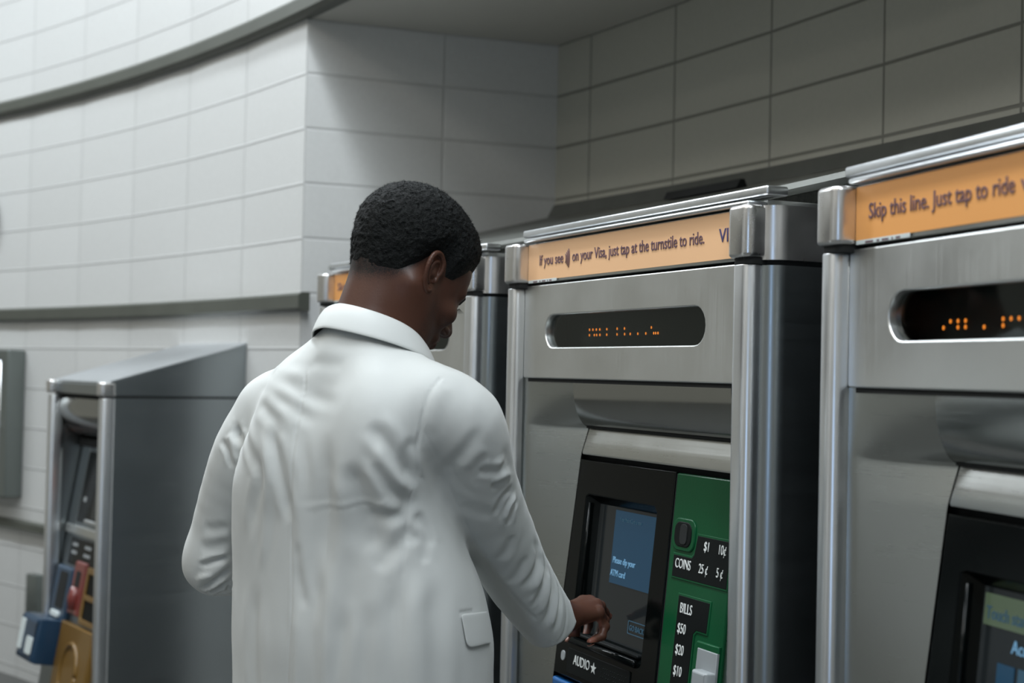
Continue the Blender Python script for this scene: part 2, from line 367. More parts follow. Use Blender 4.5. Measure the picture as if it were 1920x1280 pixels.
def ticket_machine(loc, h, label, sign, dots, screen):
    t = empty('ticket_machine', (loc[0], loc[1], 0), rad(h-90), label, 'ticket machine', 'row of steel ticket machines')
    # housing: rounded front corners, deep body behind
    hp = [(-0.045, 0.045), (-0.035, 0.02), (-0.012, 0.006), (0.02, 0.004), (0.91, 0.004), (0.945, 0.006), (0.968, 0.018), (0.98, 0.045), (0.98, 0.98), (-0.045, 0.98)]
    inner = [(-0.02, 0.30), (-0.02, 0.96), (0.955, 0.96), (0.955, 0.30)]
    # body as walls so the front stays open: left side, right side, back, base
    def wallz(name, pts, z0, z1, m, ang=40):
        V = [(x, y, z0) for x, y in pts]+[(x, y, z1) for x, y in pts]; k = len(pts)
        F = [(i, (i+1) % k, (i+1) % k+k, i+k) for i in range(k)]+[tuple(range(k))[::-1], tuple(range(k, 2*k))]
        return pydata(name, V, F, m, t, ang=ang)
    def arc(cx, cy, r, a0, a1, n=8): return [(cx+r*math.cos(rad(a0+(a1-a0)*i/n)), cy+r*math.sin(rad(a0+(a1-a0)*i/n))) for i in range(n+1)]
    rs = arc(0.945, 0.035, 0.037, -100, 0)+[(0.982, 0.98), (0.90, 0.98), (0.90, 0.0)]
    ls = [(0.0, 0.0), (0.0, 0.98), (-0.055, 0.98)]+arc(-0.018, 0.035, 0.037, 180, 280)
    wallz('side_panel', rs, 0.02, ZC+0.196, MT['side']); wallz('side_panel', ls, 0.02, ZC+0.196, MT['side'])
    rs2 = arc(0.948, 0.035, 0.039, -100, 0)+[(0.987, 0.98), (0.90, 0.98), (0.90, 0.0)]
    ls2 = [(0.0, 0.0), (0.0, 0.98), (-0.060, 0.98)]+arc(-0.021, 0.035, 0.039, 180, 280)
    for q in (rs2, ls2):
        c = wallz('side_cap', q, ZC+0.205, ZC+0.300, MT['cap'])
    wallz('groove', arc(0.940, 0.038, 0.034, -100, 0)+[(0.974, 0.97), (0.90, 0.97), (0.90, 0.01)], ZC+0.19, ZC+0.21, MT['gap'])
    wallz('groove', [(0.0, 0.01), (0.0, 0.97), (-0.047, 0.97)]+arc(-0.013, 0.038, 0.034, 180, 280), ZC+0.19, ZC+0.21, MT['gap'])
    box('base', (0.0, 0.06, 0.0), (0.90, 0.95, 0.10), MT['blackmat'], t, 0.01)
    box('core', (0.0, 0.16, 0.10), (0.90, 0.97, ZC+0.29), MT['blackmat'], t, 0.0)
    # posts and their caps
    for a, b in ((-0.046, 0.0), (0.902, 0.957)):
        plate('front_post', [rrect(a, -0.028, b, 0.03, 0.018, 6)], ZC+0.198-0.02, UP, MT['post'], t, ZC+0.198, 0.002)
    for a, b in ((-0.046, 0.021), (0.900, 0.966)):
        plate('post_neck', [rrect(a+0.006, -0.028, b-0.006, 0.03, 0.014, 5)], 0.014, UP, MT['gap'], t, ZC+0.211, 0.0015)
        plate('post_cap', [rrect(a, -0.038, b, 0.028, 0.018, 6)], 0.092, UP, MT['cap'], t, ZC+0.301, 0.008, res=4)
    # sign above the panel
    sb = box('sign_board', (0.021, 0.0, ZC+0.208), (0.902, 0.03, ZC+0.300), MT['steel'], t, 0.002)
    pz0 = 0.2135 if sign['flat'] else 0.2145
    rplate('sign_paper', 0.022, ZC+pz0, 0.90, ZC+0.298, 0.001, FRONT, MT[sign['mat']], sb, 0.0022, 0.0002, 0.002)
    rplate('paper_strip', 0.024, ZC+0.2085, 0.17, ZC+0.215, 0.0006, FRONT, MT['white_paper'], sb, 0.0024, 0.0002, 0.001)
    for x0, wd in ((.05, .022), (.082, .007), (.096, .018), (.122, .004), (.133, .012)):
        rplate('paper_strip_print', x0, ZC+0.2095, x0+wd, ZC+0.2125, 0.0004, FRONT, MT['ink'], sb, 0.0027, 0.0001, 0.0005)
    for s, x, y, size, xs, m in sign['text']:
        text('lettering', s, x, ZC+y, size, FRONT, MT[m], sb, 0.0028, fit=xs, bold=0.0001)
    if sign.get('waves'):
        x = sign['waves']
        for k in range(4):
            pts = []; R = 0.010+0.006*k; H = 0.011+0.004*k
            a0 = math.asin(min(.95, H/ (R*1.5)))
            pts = [(x+0.0046*k+0.006*math.cos(a)*(1+.15*k)-0.006, -0.0028, ZC+0.2555+H*math.sin(a)) for a in [rad(-62+124*i/8) for i in range(9)]]
            V, F = tube(pts, 0.0012, 6); pydata('contactless_wave', V, F, MT['ink'], sb, True)
    # rails over the sign
    for z0, z1, v0, v1, ua in ((0.303, 0.312, -0.012, 0.03, 0.012), (0.319, 0.336, 0.004, 0.05, -0.025)):
        box('top_rail', (ua, v0, ZC+z0), (0.93 if z0 < .31 else 0.965, v1, ZC+z1), MT['post'], t, 0.004, 3)
    box('top_plate', (0.0, 0.03, ZC+0.296), (0.93, 0.30, ZC+0.316), MT['steel'], t, 0.003)
    # display panel with its window
    outer = rrect(0.001, ZC-0.012, 0.900, ZC+0.203, 0.006, 4)
    win = stadium(0.1128, 0.7805, ZC+0.0585, ZC+0.132)
    dp = plate('display_panel', [outer, win], 0.03, FRONT, MT['steel_panel'], t, 0.0, 0.003, res=3)
    box('display_box', (0.10, 0.062, ZC+0.045), (0.80, 0.10, ZC+0.145), MT['led_off'], dp, 0)
    plate('window_glass', [stadium(0.108, 0.785, ZC+0.054, ZC+0.1365)], 0.003, FRONT, MT['glass'], dp, -0.012, 0.0005)
    bm = bmesh.new(); bmesh.ops.create_uvsphere(bm, u_segments=8, v_segments=6, radius=1)
    bmesh.ops.scale(bm, vec=(dots_r[0], 0.001, dots_r[1]), verts=bm.verts); dme = bpy.data.meshes.new('lit_dot'); bm.to_mesh(dme); bm.free()
    for (x, z) in dots:
        d_ = link('lit_dot', dme, MT['led'], dp, True); d_.location = (x, 0.061, ZC+z); d_['label'] = 'glowing amber dot'
    # underside, cheeks, hood, strip
    box('panel_underside', (0.004, 0.006, ZC-0.020), (0.896, 0.10, ZC-0.012), MT['gap'], t, 0)
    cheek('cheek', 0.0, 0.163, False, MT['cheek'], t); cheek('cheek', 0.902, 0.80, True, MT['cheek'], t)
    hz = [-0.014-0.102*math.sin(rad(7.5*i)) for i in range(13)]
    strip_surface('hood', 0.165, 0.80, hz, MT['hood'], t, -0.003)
    V, F = tube([(0.1635, recess(z)+0.0005, ZC+z) for z in hz], 0.0022, 6); pydata('seam', V, F, MT['gap'], t, True)
    box('seam', (0.165, 0.084, ZC-0.122), (0.80, 0.105, ZC-0.113), MT['gap'], t, 0)
    V = []; F = []
    prof = [(-0.1235, 0.0915), (-0.150, 0.0830), (-0.176, 0.0745), (-0.181, 0.076), (-0.181, 0.10)]
    for u in (0.166, 0.80):
        for z, v in prof: V.append((u, v, ZC+z))
    k = len(prof)
    for i in range(k-1): F.append((i, i+1, k+i+1, k+i))
    pydata('upper_strip', V, F, MT['steel'], t, ang=50)
    # black screen fascia (u .165-.575) and green money fascia (.583-.80), down to s of z=-0.70
    T = 0.0015
    box('fascia_backing', (0.13, 0.10, ZC-0.9), (0.81, 0.15, ZC-0.17), MT['gap'], t, 0)
    scr = rrect(0.242, fy(-0.563), 0.512, fy(-0.290), 0.006, 4)
    sl = [(0.168, fy(-0.192)), (0.575, fy(-0.192)), (0.575, fy(-0.672)), (0.141, fy(-0.672))]
    rec = [(0.212, fy(-0.2735)), (0.222, fy(-0.268)), (0.505, fy(-0.268)), (0.517, fy(-0.28)), (0.512, fy(-0.583)), (0.206, fy(-0.583))]
    sf = plate('screen_fascia', [sl, rec], 0.016, FAS, MT['black'], t, 0.004, 0.003)
    # sloping reveal round the glass
    a = [FAS @ Vector((x, y, 0.002)) for x, y in [(0.212, fy(-0.268)), (0.517, fy(-0.268)), (0.514, fy(-0.583)), (0.206, fy(-0.583))]]
    b = [FAS @ Vector((x, y, -0.022)) for x, y in [(0.240, fy(-0.286)), (0.514, fy(-0.286)), (0.510, fy(-0.566)), (0.238, fy(-0.566))]]
    pydata('screen_reveal', a+b, [(0, 4, 5, 1), (1, 5, 6, 2), (2, 6, 7, 3), (3, 7, 4, 0)], MT['black'], sf)
    sg = plate('screen_glass', [[(0.236, fy(-0.57)), (0.516, fy(-0.57)), (0.516, fy(-0.284)), (0.236, fy(-0.284))]], 0.004, FAS, MT['dark_screen'], sf, -0.02, 0.001)
    V, F = tube([FAS @ Vector((0.226, y, 0.000)) for y in (fy(-0.285), fy(-0.575))], 0.0035, 8); pydata('screen_edge_bead', V, F, MT['black'], sf, True)
    screen(sg, sf)
    # ledge bar, audio plate
    bar = [(0.208, -0.004, 0.0)]
    V, F = tube([FAS @ Vector((x, fy(-0.588), 0.006)) for x in (0.205, 0.36, 0.497)], 0.0085, 12); pydata('ledge_bar', V, F, MT['black'], sf, True)
    rplate('ledge_lip', 0.205, fy(-0.578), 0.500, fy(-0.570), 0.02, FAS, MT['blackmat'], sf, 0.006, 0.003)
    ap = rplate('audio_plate', 0.205, fy(-0.660), 0.480, fy(-0.607), 0.004, FAS, MT['blackmat'], sf, 0.0065, 0.001)
    text('lettering', 'AUDIO', 0.236, fy(-0.638), 0.030, FAS, MT['white'], ap, 0.0072, 0.78)
    plate('star_mark', [star(0.328, fy(-0.630), 0.013)], 0.001, FAS, MT['white'], ap, 0.0078, 0.0002)
    V = []; F = []
    for r_ in range(3):
        for c_ in range(14):
            if (r_*5+c_*3) % 4 == 0: continue
            cx_, cy_ = 0.362+c_*0.008, fy(-0.622)-r_*0.009
            o = len(V); V += [FAS @ Vector((cx_+dx, cy_+dy, 0.0066+hh)) for dx, dy, hh in ((-.0013, -.0013, 0), (.0013, -.0013, 0), (.0013, .0013, 0), (-.0013, .0013, 0), (0, 0, .0012))]
            F += [(o, o+1, o+4), (o+1, o+2, o+4), (o+2, o+3, o+4), (o+3, o, o+4)]
    pydata('braille', V, F, MT['blackmat'], ap)
    jk = plate('headphone_jack', [rrect(0.172, fy(-0.640), 0.190, fy(-0.618), 0.008, 5)], 0.004, FAS, MT['grey'], sf, 0.006, 0.001)
    # green fascia
    gl = rrect(0.583, fy(-0.70), 0.80, fy(-0.193), 0.004, 2)
    gf = plate('money_fascia', [gl], 0.016, FAS, MT['green'], t, 0.005, 0.003)
    # seam line with a steel edge
    V, F = tube([FAS @ Vector((0.5795, fy(z), 0.001)) for z in (-0.195, -0.68)], 0.002, 6); pydata('fascia_seam', V, F, MT['gap'], t)
    cb = plate('coin_slot_bezel', [rrect(0.592, fy(-0.343), 0.672, fy(-0.279), 0.02, 5)], 0.006, FAS, MT['green'], gf, 0.008, 0.0025)
    cs_ = plate('coin_slot', [rrect(0.600, fy(-0.335), 0.662, fy(-0.286), 0.018, 5)], 0.006, FAS, MT['blackmat'], gf, 0.0095, 0.002)
    rplate('coin_slot_mouth', 0.622, fy(-0.330), 0.648, fy(-0.290), 0.003, FAS, MT['gap'], gf, 0.0108, 0.001, 0.010)
    lp = [(0.603, fy(-0.394)), (0.795, fy(-0.394)), (0.795, fy(-0.307)), (0.683, fy(-0.307)), (0.676, fy(-0.345)), (0.668, fy(-0.352)), (0.603, fy(-0.352))]
    rim = [(0.600, fy(-0.398)), (0.798, fy(-0.398)), (0.798, fy(-0.303)), (0.680, fy(-0.303)), (0.673, fy(-0.343)), (0.666, fy(-0.348)), (0.600, fy(-0.348))]
    plate('label_rim', [rim], 0.004, FAS, MT['green'], gf, 0.0068, 0.0015)
    cp = plate('coin_label', [lp], 0.004, FAS, MT['blackmat'], gf, 0.0074, 0.001)
    TT = 0.0078
    text('lettering', '$1', 0.708, fy(-0.333), 0.026, FAS, MT['white'], cp, TT, 0.78)
    text('lettering', '10¢', 0.757, fy(-0.333), 0.026, FAS, MT['white'], cp, TT, 0.72)
    text('lettering', 'COINS', 0.612, fy(-0.376), 0.027, FAS, MT['white'], cp, TT, 0.70)
    text('lettering', '25 ¢', 0.697, fy(-0.376), 0.026, FAS, MT['white'], cp, TT, 0.70)
    text('lettering', '5 ¢', 0.758, fy(-0.376), 0.026, FAS, MT['white'], cp, TT, 0.70)
    bp = [(0.632, fy(-0.70)), (0.693, fy(-0.70)), (0.699, fy(-0.492)), (0.708, fy(-0.484)), (0.743, fy(-0.484)), (0.746, fy(-0.427)), (0.636, fy(-0.427))]
    rim = [(0.628, fy(-0.699)), (0.697, fy(-0.699)), (0.703, fy(-0.494)), (0.710, fy(-0.488)), (0.747, fy(-0.488)), (0.750, fy(-0.423)), (0.632, fy(-0.423))]
    plate('label_rim', [rim], 0.004, FAS, MT['green'], gf, 0.0068, 0.0015)
    bl = plate('bill_label', [bp], 0.004, FAS, MT['blackmat'], gf, 0.0074, 0.001)
    text('lettering', 'BILLS', 0.645, fy(-0.459), 0.028, FAS, MT['white'], bl, TT, 0.70)
    for k, s in enumerate(('$50', '$20', '$10', '$5', '$1')):
        text('lettering', s, 0.643, fy(-0.498-0.0405*k), 0.028, FAS, MT['white'], bl, TT, 0.70)
    rx = [(0.705, fy(-0.695)), (0.795, fy(-0.695)), (0.795, fy(-0.500)), (0.720, fy(-0.500)), (0.712, fy(-0.51))]
    plate('bill_slot_rim', [rx], 0.010, FAS, MT['green'], gf, 0.011, 0.003)
    rx = [(0.722, fy(-0.69)), (0.795, fy(-0.69)), (0.795, fy(-0.512)), (0.728, fy(-0.512))]
    ba = plate('bill_acceptor', [rx], 0.008, FAS, MT['grey'], gf, 0.0135, 0.002)
    rplate('bill_mouth', 0.745, fy(-0.69), 0.795, fy(-0.548), 0.03, FAS, MT['grey'], ba, 0.034, 0.006)
    rplate('bill_mouth_slit', 0.757, fy(-0.60), 0.79, fy(-0.596), 0.002, FAS, MT['gap'], ba, 0.0345, 0.0003, 0.001)
    # lower part of the front: blue card slot panel, yellow receipt tray, kick plate
    LOW = frame((0, 0.0262, 0), (1, 0, 0), (0, 0, 1))
    bpn = rplate('card_panel', 0.139, ZC-1.00, 0.45, ZC-0.682, 0.03, LOW, MT['blue'], t, 0.004, 0.006)
    rplate('card_slot', 0.20, ZC-0.84, 0.32, ZC-0.80, 0.012, LOW, MT['blackmat'], bpn, 0.012, 0.003)
    yp = rplate('receipt_panel', 0.455, ZC-1.00, 0.80, ZC-0.705, 0.03, LOW, MT['yellow'], t, 0.004, 0.006)
    rplate('receipt_tray', 0.50, ZC-0.95, 0.75, ZC-0.80, 0.012, LOW, MT['blackmat'], yp, 0.008, 0.003)
    rplate('kick_plate', 0.139, 0.12, 0.80, ZC-1.01, 0.02, LOW, MT['steel'], t, 0.0, 0.003)
    return t
dots_r = (0.0020, 0.0030)

def screen_dip(sg, sf):
    bs = plate('lit_image', [[(0.312, fy(-0.447)), (0.512, fy(-0.447)), (0.512, fy(-0.291)), (0.312, fy(-0.291))]], 0.001, FAS, MT['blue_screen'], sg, -0.0185, 0.0001)
    t0 = -0.0180
    text('lettering', 'Your MetroCard is new', 0.335, fy(-0.3135), 0.0125, FAS, MT['screen_dim'], bs, t0, 0.75)
    text('lettering', 'Please dip your', 0.320, fy(-0.4035), 0.0195, FAS, MT['screen_text'], bs, t0, 0.80)
    text('lettering', 'ATM card', 0.315, fy(-0.431), 0.0195, FAS, MT['screen_text'], bs, t0, 0.80)
    text('lettering', 'Yes', 0.488, fy(-0.357), 0.012, FAS, MT['screen_dim'], bs, t0, 0.8)
    plate('back_button_image', [rrect(0.410, fy(-0.540), 0.492, fy(-0.512), 0.003), rrect(0.412, fy(-0.538), 0.490, fy(-0.514), 0.002)], 0.0008, FAS, MT['screen_dim'], sg, -0.0182, 0.0001)
    text('lettering', 'GO BACK', 0.417, fy(-0.532), 0.0165, FAS, MT['screen_dim'], sg, -0.0180, 0.82)
def screen_start(sg, sf):
    g = plate('lit_band', [[(0.242, fy(-0.337)), (0.512, fy(-0.337)), (0.512, fy(-0.293)), (0.242, fy(-0.293))]], 0.001, FAS, MT['screen_green'], sg, -0.0185, 0.0001)
    text('lettering', 'Touch start', 0.248, fy(-0.328), 0.026, FAS, MT['screen_dim'], g, -0.0178, 0.75)
    text('lettering', 'Accepts', 0.309, fy(-0.366), 0.026, FAS, MT['screen_text'], sg, -0.0178, 0.85)
    plate('lit_image', [[(0.281, fy(-0.46)), (0.318, fy(-0.46)), (0.318, fy(-0.384)), (0.281, fy(-0.384))]], 0.001, FAS, MT['blue_screen'], sg, -0.0183, 0.0001)
    plate('lit_image', [[(0.326, fy(-0.46)), (0.40, fy(-0.46)), (0.40, fy(-0.384)), (0.326, fy(-0.384))]], 0.001, FAS, MT['screen_dim'], sg, -0.0183, 0.0001)
def screen_idle(sg, sf):
    plate('lit_image', [[(0.26, fy(-0.45)), (0.50, fy(-0.45)), (0.50, fy(-0.30)), (0.26, fy(-0.30))]], 0.001, FAS, MT['blue_screen'], sg, -0.0185, 0.0001)

signA = dict(mat='orange2', flat=True, waves=0.2155, text=[
    ('If you see', 0.083, 0.247, 0.034, 0.119, 'ink'),
    ('on your Visa, just tap at the turnstile to ride.', 0.246, 0.247, 0.034, 0.531, 'ink'), ('VISA', 0.827, 0.245, 0.036, 0.075, 'navy')])
signB = dict(mat='orange', flat=False, text=[('Skip this line. Just tap to ride', 0.060, 0.246, 0.034, 0.347, 'ink'), ('with your card.', 0.419, 0.246, 0.034, 0.25, 'ink')])
signC = dict(mat='orange', flat=False, text=[('Skip this line. Just tap to ride', 0.05, 0.246, 0.034, 0.50, 'ink')])
dA = [(x, .099) for x in (.213, .229, .245, .261, .293, .339, .371, .483)]+[(x, .087) for x in (.213, .236, .247, .262, .293, .339, .372, .396, .428, .461, .493, .501, .510)]
dB = [(.163, .079), (.18, .088), (.198, .088), (.216, .088), (.198, .079), (.216, .079), (.259, .078), (.301, .088), (.318, .088), (.335, .088), (.301, .079), (.352, .088), (.352, .079), (.39, .079), (.42, .088), (.437, .088)]
mA = ticket_machine((9.2874, 3.7781), 24.957, 'steel ticket machine the man stands at, sign reading If you see on your Visa', signA, dA, screen_dip)
dots_r = (0.0030, 0.0033)
mB = ticket_machine((9.7841, 2.6584), 17.54, 'nearest steel ticket machine at the right, sign reading Skip this line', signB, dB, screen_start)
dots_r = (0.0030, 0.0033)
thC = 30.35
pC = polar(11.67, thC)
mC = ticket_machine((pC.x, pC.y), 31.3, 'steel ticket machine mostly hidden behind the man, only its cap and sign end showing', signC, dB, screen_idle)

# ---------------------------------------------------------------- small card machine at the left
def card_machine():
    th = 35.6; p = polar(RL-0.57, th)
    t = empty('card_machine', (p.x, p.y, 0), rad(th-90), 'small steel card machine with sloping top standing alone against the curved wall', 'ticket machine')
    x0, x1 = -0.63, 0.0
    def prism(name, prof, xa, xb, m, bev=0.004):
        bm = bmesh.new(); k = len(prof)
        A = [bm.verts.new((xa, v, ZC+z)) for v, z in prof]; B = [bm.verts.new((xb, v, ZC+z)) for v, z in prof]
        bm.faces.new(A); bm.faces.new(B[::-1])
        for i in range(k): bm.faces.new((A[i], B[i], B[(i+1) % k], A[(i+1) % k]))
        bmesh.ops.recalc_face_normals(bm, faces=bm.faces[:])
        if bev: bmesh.ops.bevel(bm, geom=bm.edges[:], offset=bev, segments=2, affect='EDGES')
        me = bpy.data.meshes.new(name); bm.to_mesh(me); bm.free(); return link(name, me, m, t, ang=35)
    prism('top_cover', [(0.022, -0.118), (0.022, -0.073), (0.03, -0.066), (0.50, 0.068), (0.569, 0.092), (0.569, -0.118)], x0-0.004, x1+0.004, MT['side'], 0.006)
    prism('top_plate', [(0.026, -0.069), (0.030, -0.064), (0.50, 0.070), (0.569, 0.094), (0.569, 0.090), (0.50, 0.066)], x0-0.002, x1+0.002, MT['top_sheen_steel'], 0)  # thin plate added in brighter steel, the sloping top's sheen put into colour
    prism('groove', [(0.03, -0.126), (0.03, -0.116), (0.565, -0.116), (0.565, -0.126)], x0+0.004, x1-0.004, MT['gap'], 0)
    prism('side_panel', [(0.035, -ZC+0.02), (0.035, -0.126), (0.569, -0.126), (0.569, -ZC+0.02)], -0.03, x1, MT['side'], 0.003)
    prism('side_panel', [(0.035, -ZC+0.02), (0.035, -0.126), (0.569, -0.126), (0.569, -ZC+0.02)], x0, x0+0.03, MT['side'], 0.003)
    prism('core', [(0.30, -ZC+0.02), (0.30, -0.13), (0.56, -0.13), (0.56, -ZC+0.02)], x0+0.03, -0.03, MT['blackmat'], 0)
    for a, b in ((x0, x0+0.045), (-0.042, 0.002)):
        plate('front_post', [rrect(a, 0.0, b, 0.06, 0.018, 6)], ZC-0.128-0.02, UP, MT['post'], t, ZC-0.128, 0.002)
        plate('post_cap', [rrect(a-0.004, -0.008, b+0.004, 0.06, 0.02, 6)], 0.052, UP, MT['cap'], t, ZC-0.068, 0.008, res=4)
    a, b = x0+0.045, -0.042
    # hood: half-round drum under the cover
    V = []; F = []; n = 14
    for u in (a, b):
        for i in range(n+1):
            q = i/n; ang = rad(70-160*q); V.append((u, 0.135-0.125*math.cos(ang)*1.0, ZC-0.215+0.085*math.sin(ang)))
    for i in range(n): F.append((i, i+1, n+2+i, n+1+i))
    V = []; F = []
    for u in (a, b):
        for i in range(n+1):
            z = -0.128-0.175*i/n; tt = i/n; v = 0.03+0.02*(1-math.sin(rad(90*min(1, tt*2.2))))+0.14*(1-math.sqrt(max(0, 1-tt*tt)))
            V.append((u, v, ZC+z))
    for i in range(n): F.append((i, i+1, n+2+i, n+1+i))
    pydata('hood', V, F, MT['hood'], t, ang=60)
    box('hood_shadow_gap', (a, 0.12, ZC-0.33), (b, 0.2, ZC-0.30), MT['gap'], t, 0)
    def lean(z): return 0.145-(-0.31-z)*0.17       # the front leans out towards its foot
    W = frame((0, lean(-0.31), ZC-0.31), (1, 0, 0), (0, 0.1676, 0.9858))
    def s(z): return (z+0.31)/0.9858
    rplate('front_panel', a, s(-1.42), b, s(-0.325), 0.02, W, MT['side'], t, 0.0, 0.002)
    rplate('cheek', a, s(-0.66), a+0.10, s(-0.33), 0.02, W, MT['side'], t, 0.006, 0.004)
    sf = rplate('screen_fascia', a+0.11, s(-0.625), b, s(-0.35), 0.02, W, MT['black'], t, 0.012, 0.006)
    sc = rplate('screen', a+0.27, s(-0.60), b-0.03, s(-0.38), 0.004, W, MT['dark_screen'], sf, 0.0145, 0.001)
    rplate('lit_image', a+0.345, s(-0.585), b-0.04, s(-0.40), 0.002, W, MT['orange_lit'], sc, 0.0158, 0.0005)
    rplate('lit_image', a+0.355, s(-0.555), b-0.045, s(-0.50), 0.002, W, MT['screen_text'], sc, 0.0165, 0.0005)
    rplate('logo_mark', a+0.15, s(-0.545), a+0.185, s(-0.525), 0.002, W, MT['grey'], sf, 0.0135, 0.0005, 0.008)
    rplate('ledge', a+0.22, s(-0.622), b, s(-0.608), 0.02, W, MT['post'], t, 0.022, 0.004)
    rplate('crossbar', a, s(-0.675), b, s(-0.640), 0.02, W, MT['steel'], t, 0.014, 0.004)
    lb = rplate('label_plate', a+0.09, s(-0.79), b, s(-0.685), 0.02, W, MT['black'], t, 0.01, 0.003)
    for k, (q, wd) in enumerate(((0.12, 0.06), (0.26, 0.07), (0.40, 0.07))):
        for zz in (-0.705, -0.735):
            rplate('label_print', a+q, s(zz-0.012), a+q+wd, s(zz), 0.001, W, MT['grey'], lb, 0.0108, 0.0002, 0.002)
    # dark blue card reader that sticks out low down
    br = rplate('card_reader', a+0.02, s(-1.10), a+0.20, s(-0.80), 0.03, W, MT['navyplastic'], t, 0.02, 0.01)
    rplate('reader_recess', a+0.075, s(-0.96), a+0.165, s(-0.82), 0.004, W, MT['gap'], br, 0.022, 0.001, 0.01)
    rplate('reader_light', a+0.06, s(-0.995), a+0.15, s(-0.972), 0.012, W, MT['white_paper'], br, 0.03, 0.003, 0.008)
    nose = rplate('reader_nose', a-0.01, s(-1.17), a+0.19, s(-1.00), 0.12, W, MT['navyplastic'], br, 0.11, 0.02)
    rplate('reader_slot', a+0.0, s(-1.135), a+0.05, s(-1.02), 0.004, W, MT['white_paper'], nose, 0.113, 0.001, 0.006)
    rplate('reader_button', a+0.10, s(-1.14), a+0.17, s(-1.075), 0.004, W, MT['white_paper'], nose, 0.114, 0.001, 0.01)
    # dark red slot unit
    rd = rplate('card_slot', a+0.215, s(-0.965), a+0.335, s(-0.765), 0.03, W, MT['red'], t, 0.02, 0.01)
    rplate('slot_mouth', a+0.25, s(-0.865), a+0.30, s(-0.80), 0.004, W, MT['gap'], rd, 0.022, 0.001, 0.008)
    V, F = tube([W @ Vector((a+0.275, s(z), 0.022)) for z in (-0.86, -0.90, -0.945)], [0.018, 0.024, 0.018], 12); pydata('slot_guide', V, F, MT['red'], rd, True)
    yf = plate('keypad_frame', [rrect(a+0.345, s(-0.985), b-0.002, s(-0.775), 0.008), rrect(a+0.365, s(-0.965), b-0.02, s(-0.80), 0.006)], 0.02, W, MT['yellow'], t, 0.016, 0.003)
    rplate('keypad', a+0.36, s(-0.97), b-0.015, s(-0.79), 0.01, W, MT['blackmat'], yf, 0.01, 0.001)
    rplate('keypad_bar', a+0.36, s(-0.895), b-0.015, s(-0.875), 0.01, W, MT['yellow'], yf, 0.016, 0.002)
    yp = rplate('receipt_panel', a+0.19, s(-1.40), b, s(-0.995), 0.03, W, MT['yellow'], t, 0.022, 0.006)
    pts = [W @ Vector((a+0.36+0.085*math.cos(q), s(-1.17)+0.11*math.sin(q), 0.022)) for q in [rad(10*i) for i in range(37)]]
    V, F = tube(pts, 0.010, 8); pydata('receipt_ring', V, F, MT['yellow'], yp, True)
    rplate('receipt_recess', a+0.29, s(-1.25), a+0.43, s(-1.09), 0.004, W, MT['yellow'], yp, 0.0235, 0.001, 0.06, 8)
    return t
MT['top_sheen_steel'] = steel_mat('sheen_bright_steel', (0.74, 0.77, 0.80), 0.32, 0.36, (3, 3, 3), 0.04)
MT['orange_lit'] = mat('lit_orange_picture', (0.3, 0.08, 0.03), 0.3, emit=(0.42, 0.12, 0.05), estr=0.8)
card_machine()

# ---------------------------------------------------------------- things on the curved wall at the far left
def wall_cabinet():
    th = 46.9; p = polar(RL-0.10, th)
    t = empty('wall_cabinet', (p.x, p.y, ZC-0.68), rad(th-90), 'steel framed cabinet set on the curved wall at the far left, door with round lock', 'cabinet')
    H = 0.74; X0, X1 = -0.62, 0.165
    F2 = FRONT
    plate('frame', [rrect(X0, 0, X1, H, 0.01), rrect(X0+0.075, 0.06, X1-0.075, H-0.05, 0.01)], 0.095, F2, MT['trimsteel'], t, 0.0, 0.008)
    box('back_panel', (X0+0.02, 0.06, 0.02), (X1-0.02, 0.09, H-0.02), MT['side'], t, 0)
    d = rplate('door', X0+0.085, 0.07, X1-0.115, H-0.06, 0.03, F2, MT['side'], t, -0.03, 0.004)
    for q in (0.065, 0.095):
        V, F = tube([(X1-q, 0.012, 0.05), (X1-q, 0.012, H-0.05)], 0.010, 8); pydata('edge_bead', V, F, MT['post'], t, True)
    V, F = tube([(X1-0.14, 0.03, H*0.47), (X1-0.14, -0.01, H*0.47), (X1-0.14, -0.03, H*0.47)], [0.03, 0.035, 0.03], 16); pydata('lock', V, F, MT['cap'], d, True)
MT['trimsteel'] = mat('dull_grey_frame', (0.17, 0.19, 0.18), 0.35, metal=0.6)
wall_cabinet()
p = polar(RL-0.02, 45.07)
b = box('wall_plate', (-0.055, -0.03, -0.095), (0.055, 0.02, 0.10), MT['trimsteel'], None, 0.004)
b.location = (p.x, p.y, ZC-1.14); b.rotation_euler = (0, 0, rad(45.07-90))
tag(b, 'small grey metal plate on the curved wall just left of the card machine', 'plate')
p = polar(RL-0.03, 48.55)
t = empty('wall_speaker', (p.x, p.y, ZC+0.75), rad(48.55-90), 'round dark disc fixed on the curved wall, cut by the left picture edge', 'speaker')
def disc(r, d, n=28): return [(r*math.cos(2*math.pi*i/n), r*math.sin(2*math.pi*i/n)) for i in range(n)]
plate('rim', [disc(0.19, 0)], 0.04, FRONT, MT['trimsteel'], t, 0.03, 0.01)
plate('grille', [disc(0.16, 0)], 0.02, FRONT, MT['blackmat'], t, 0.036, 0.004)
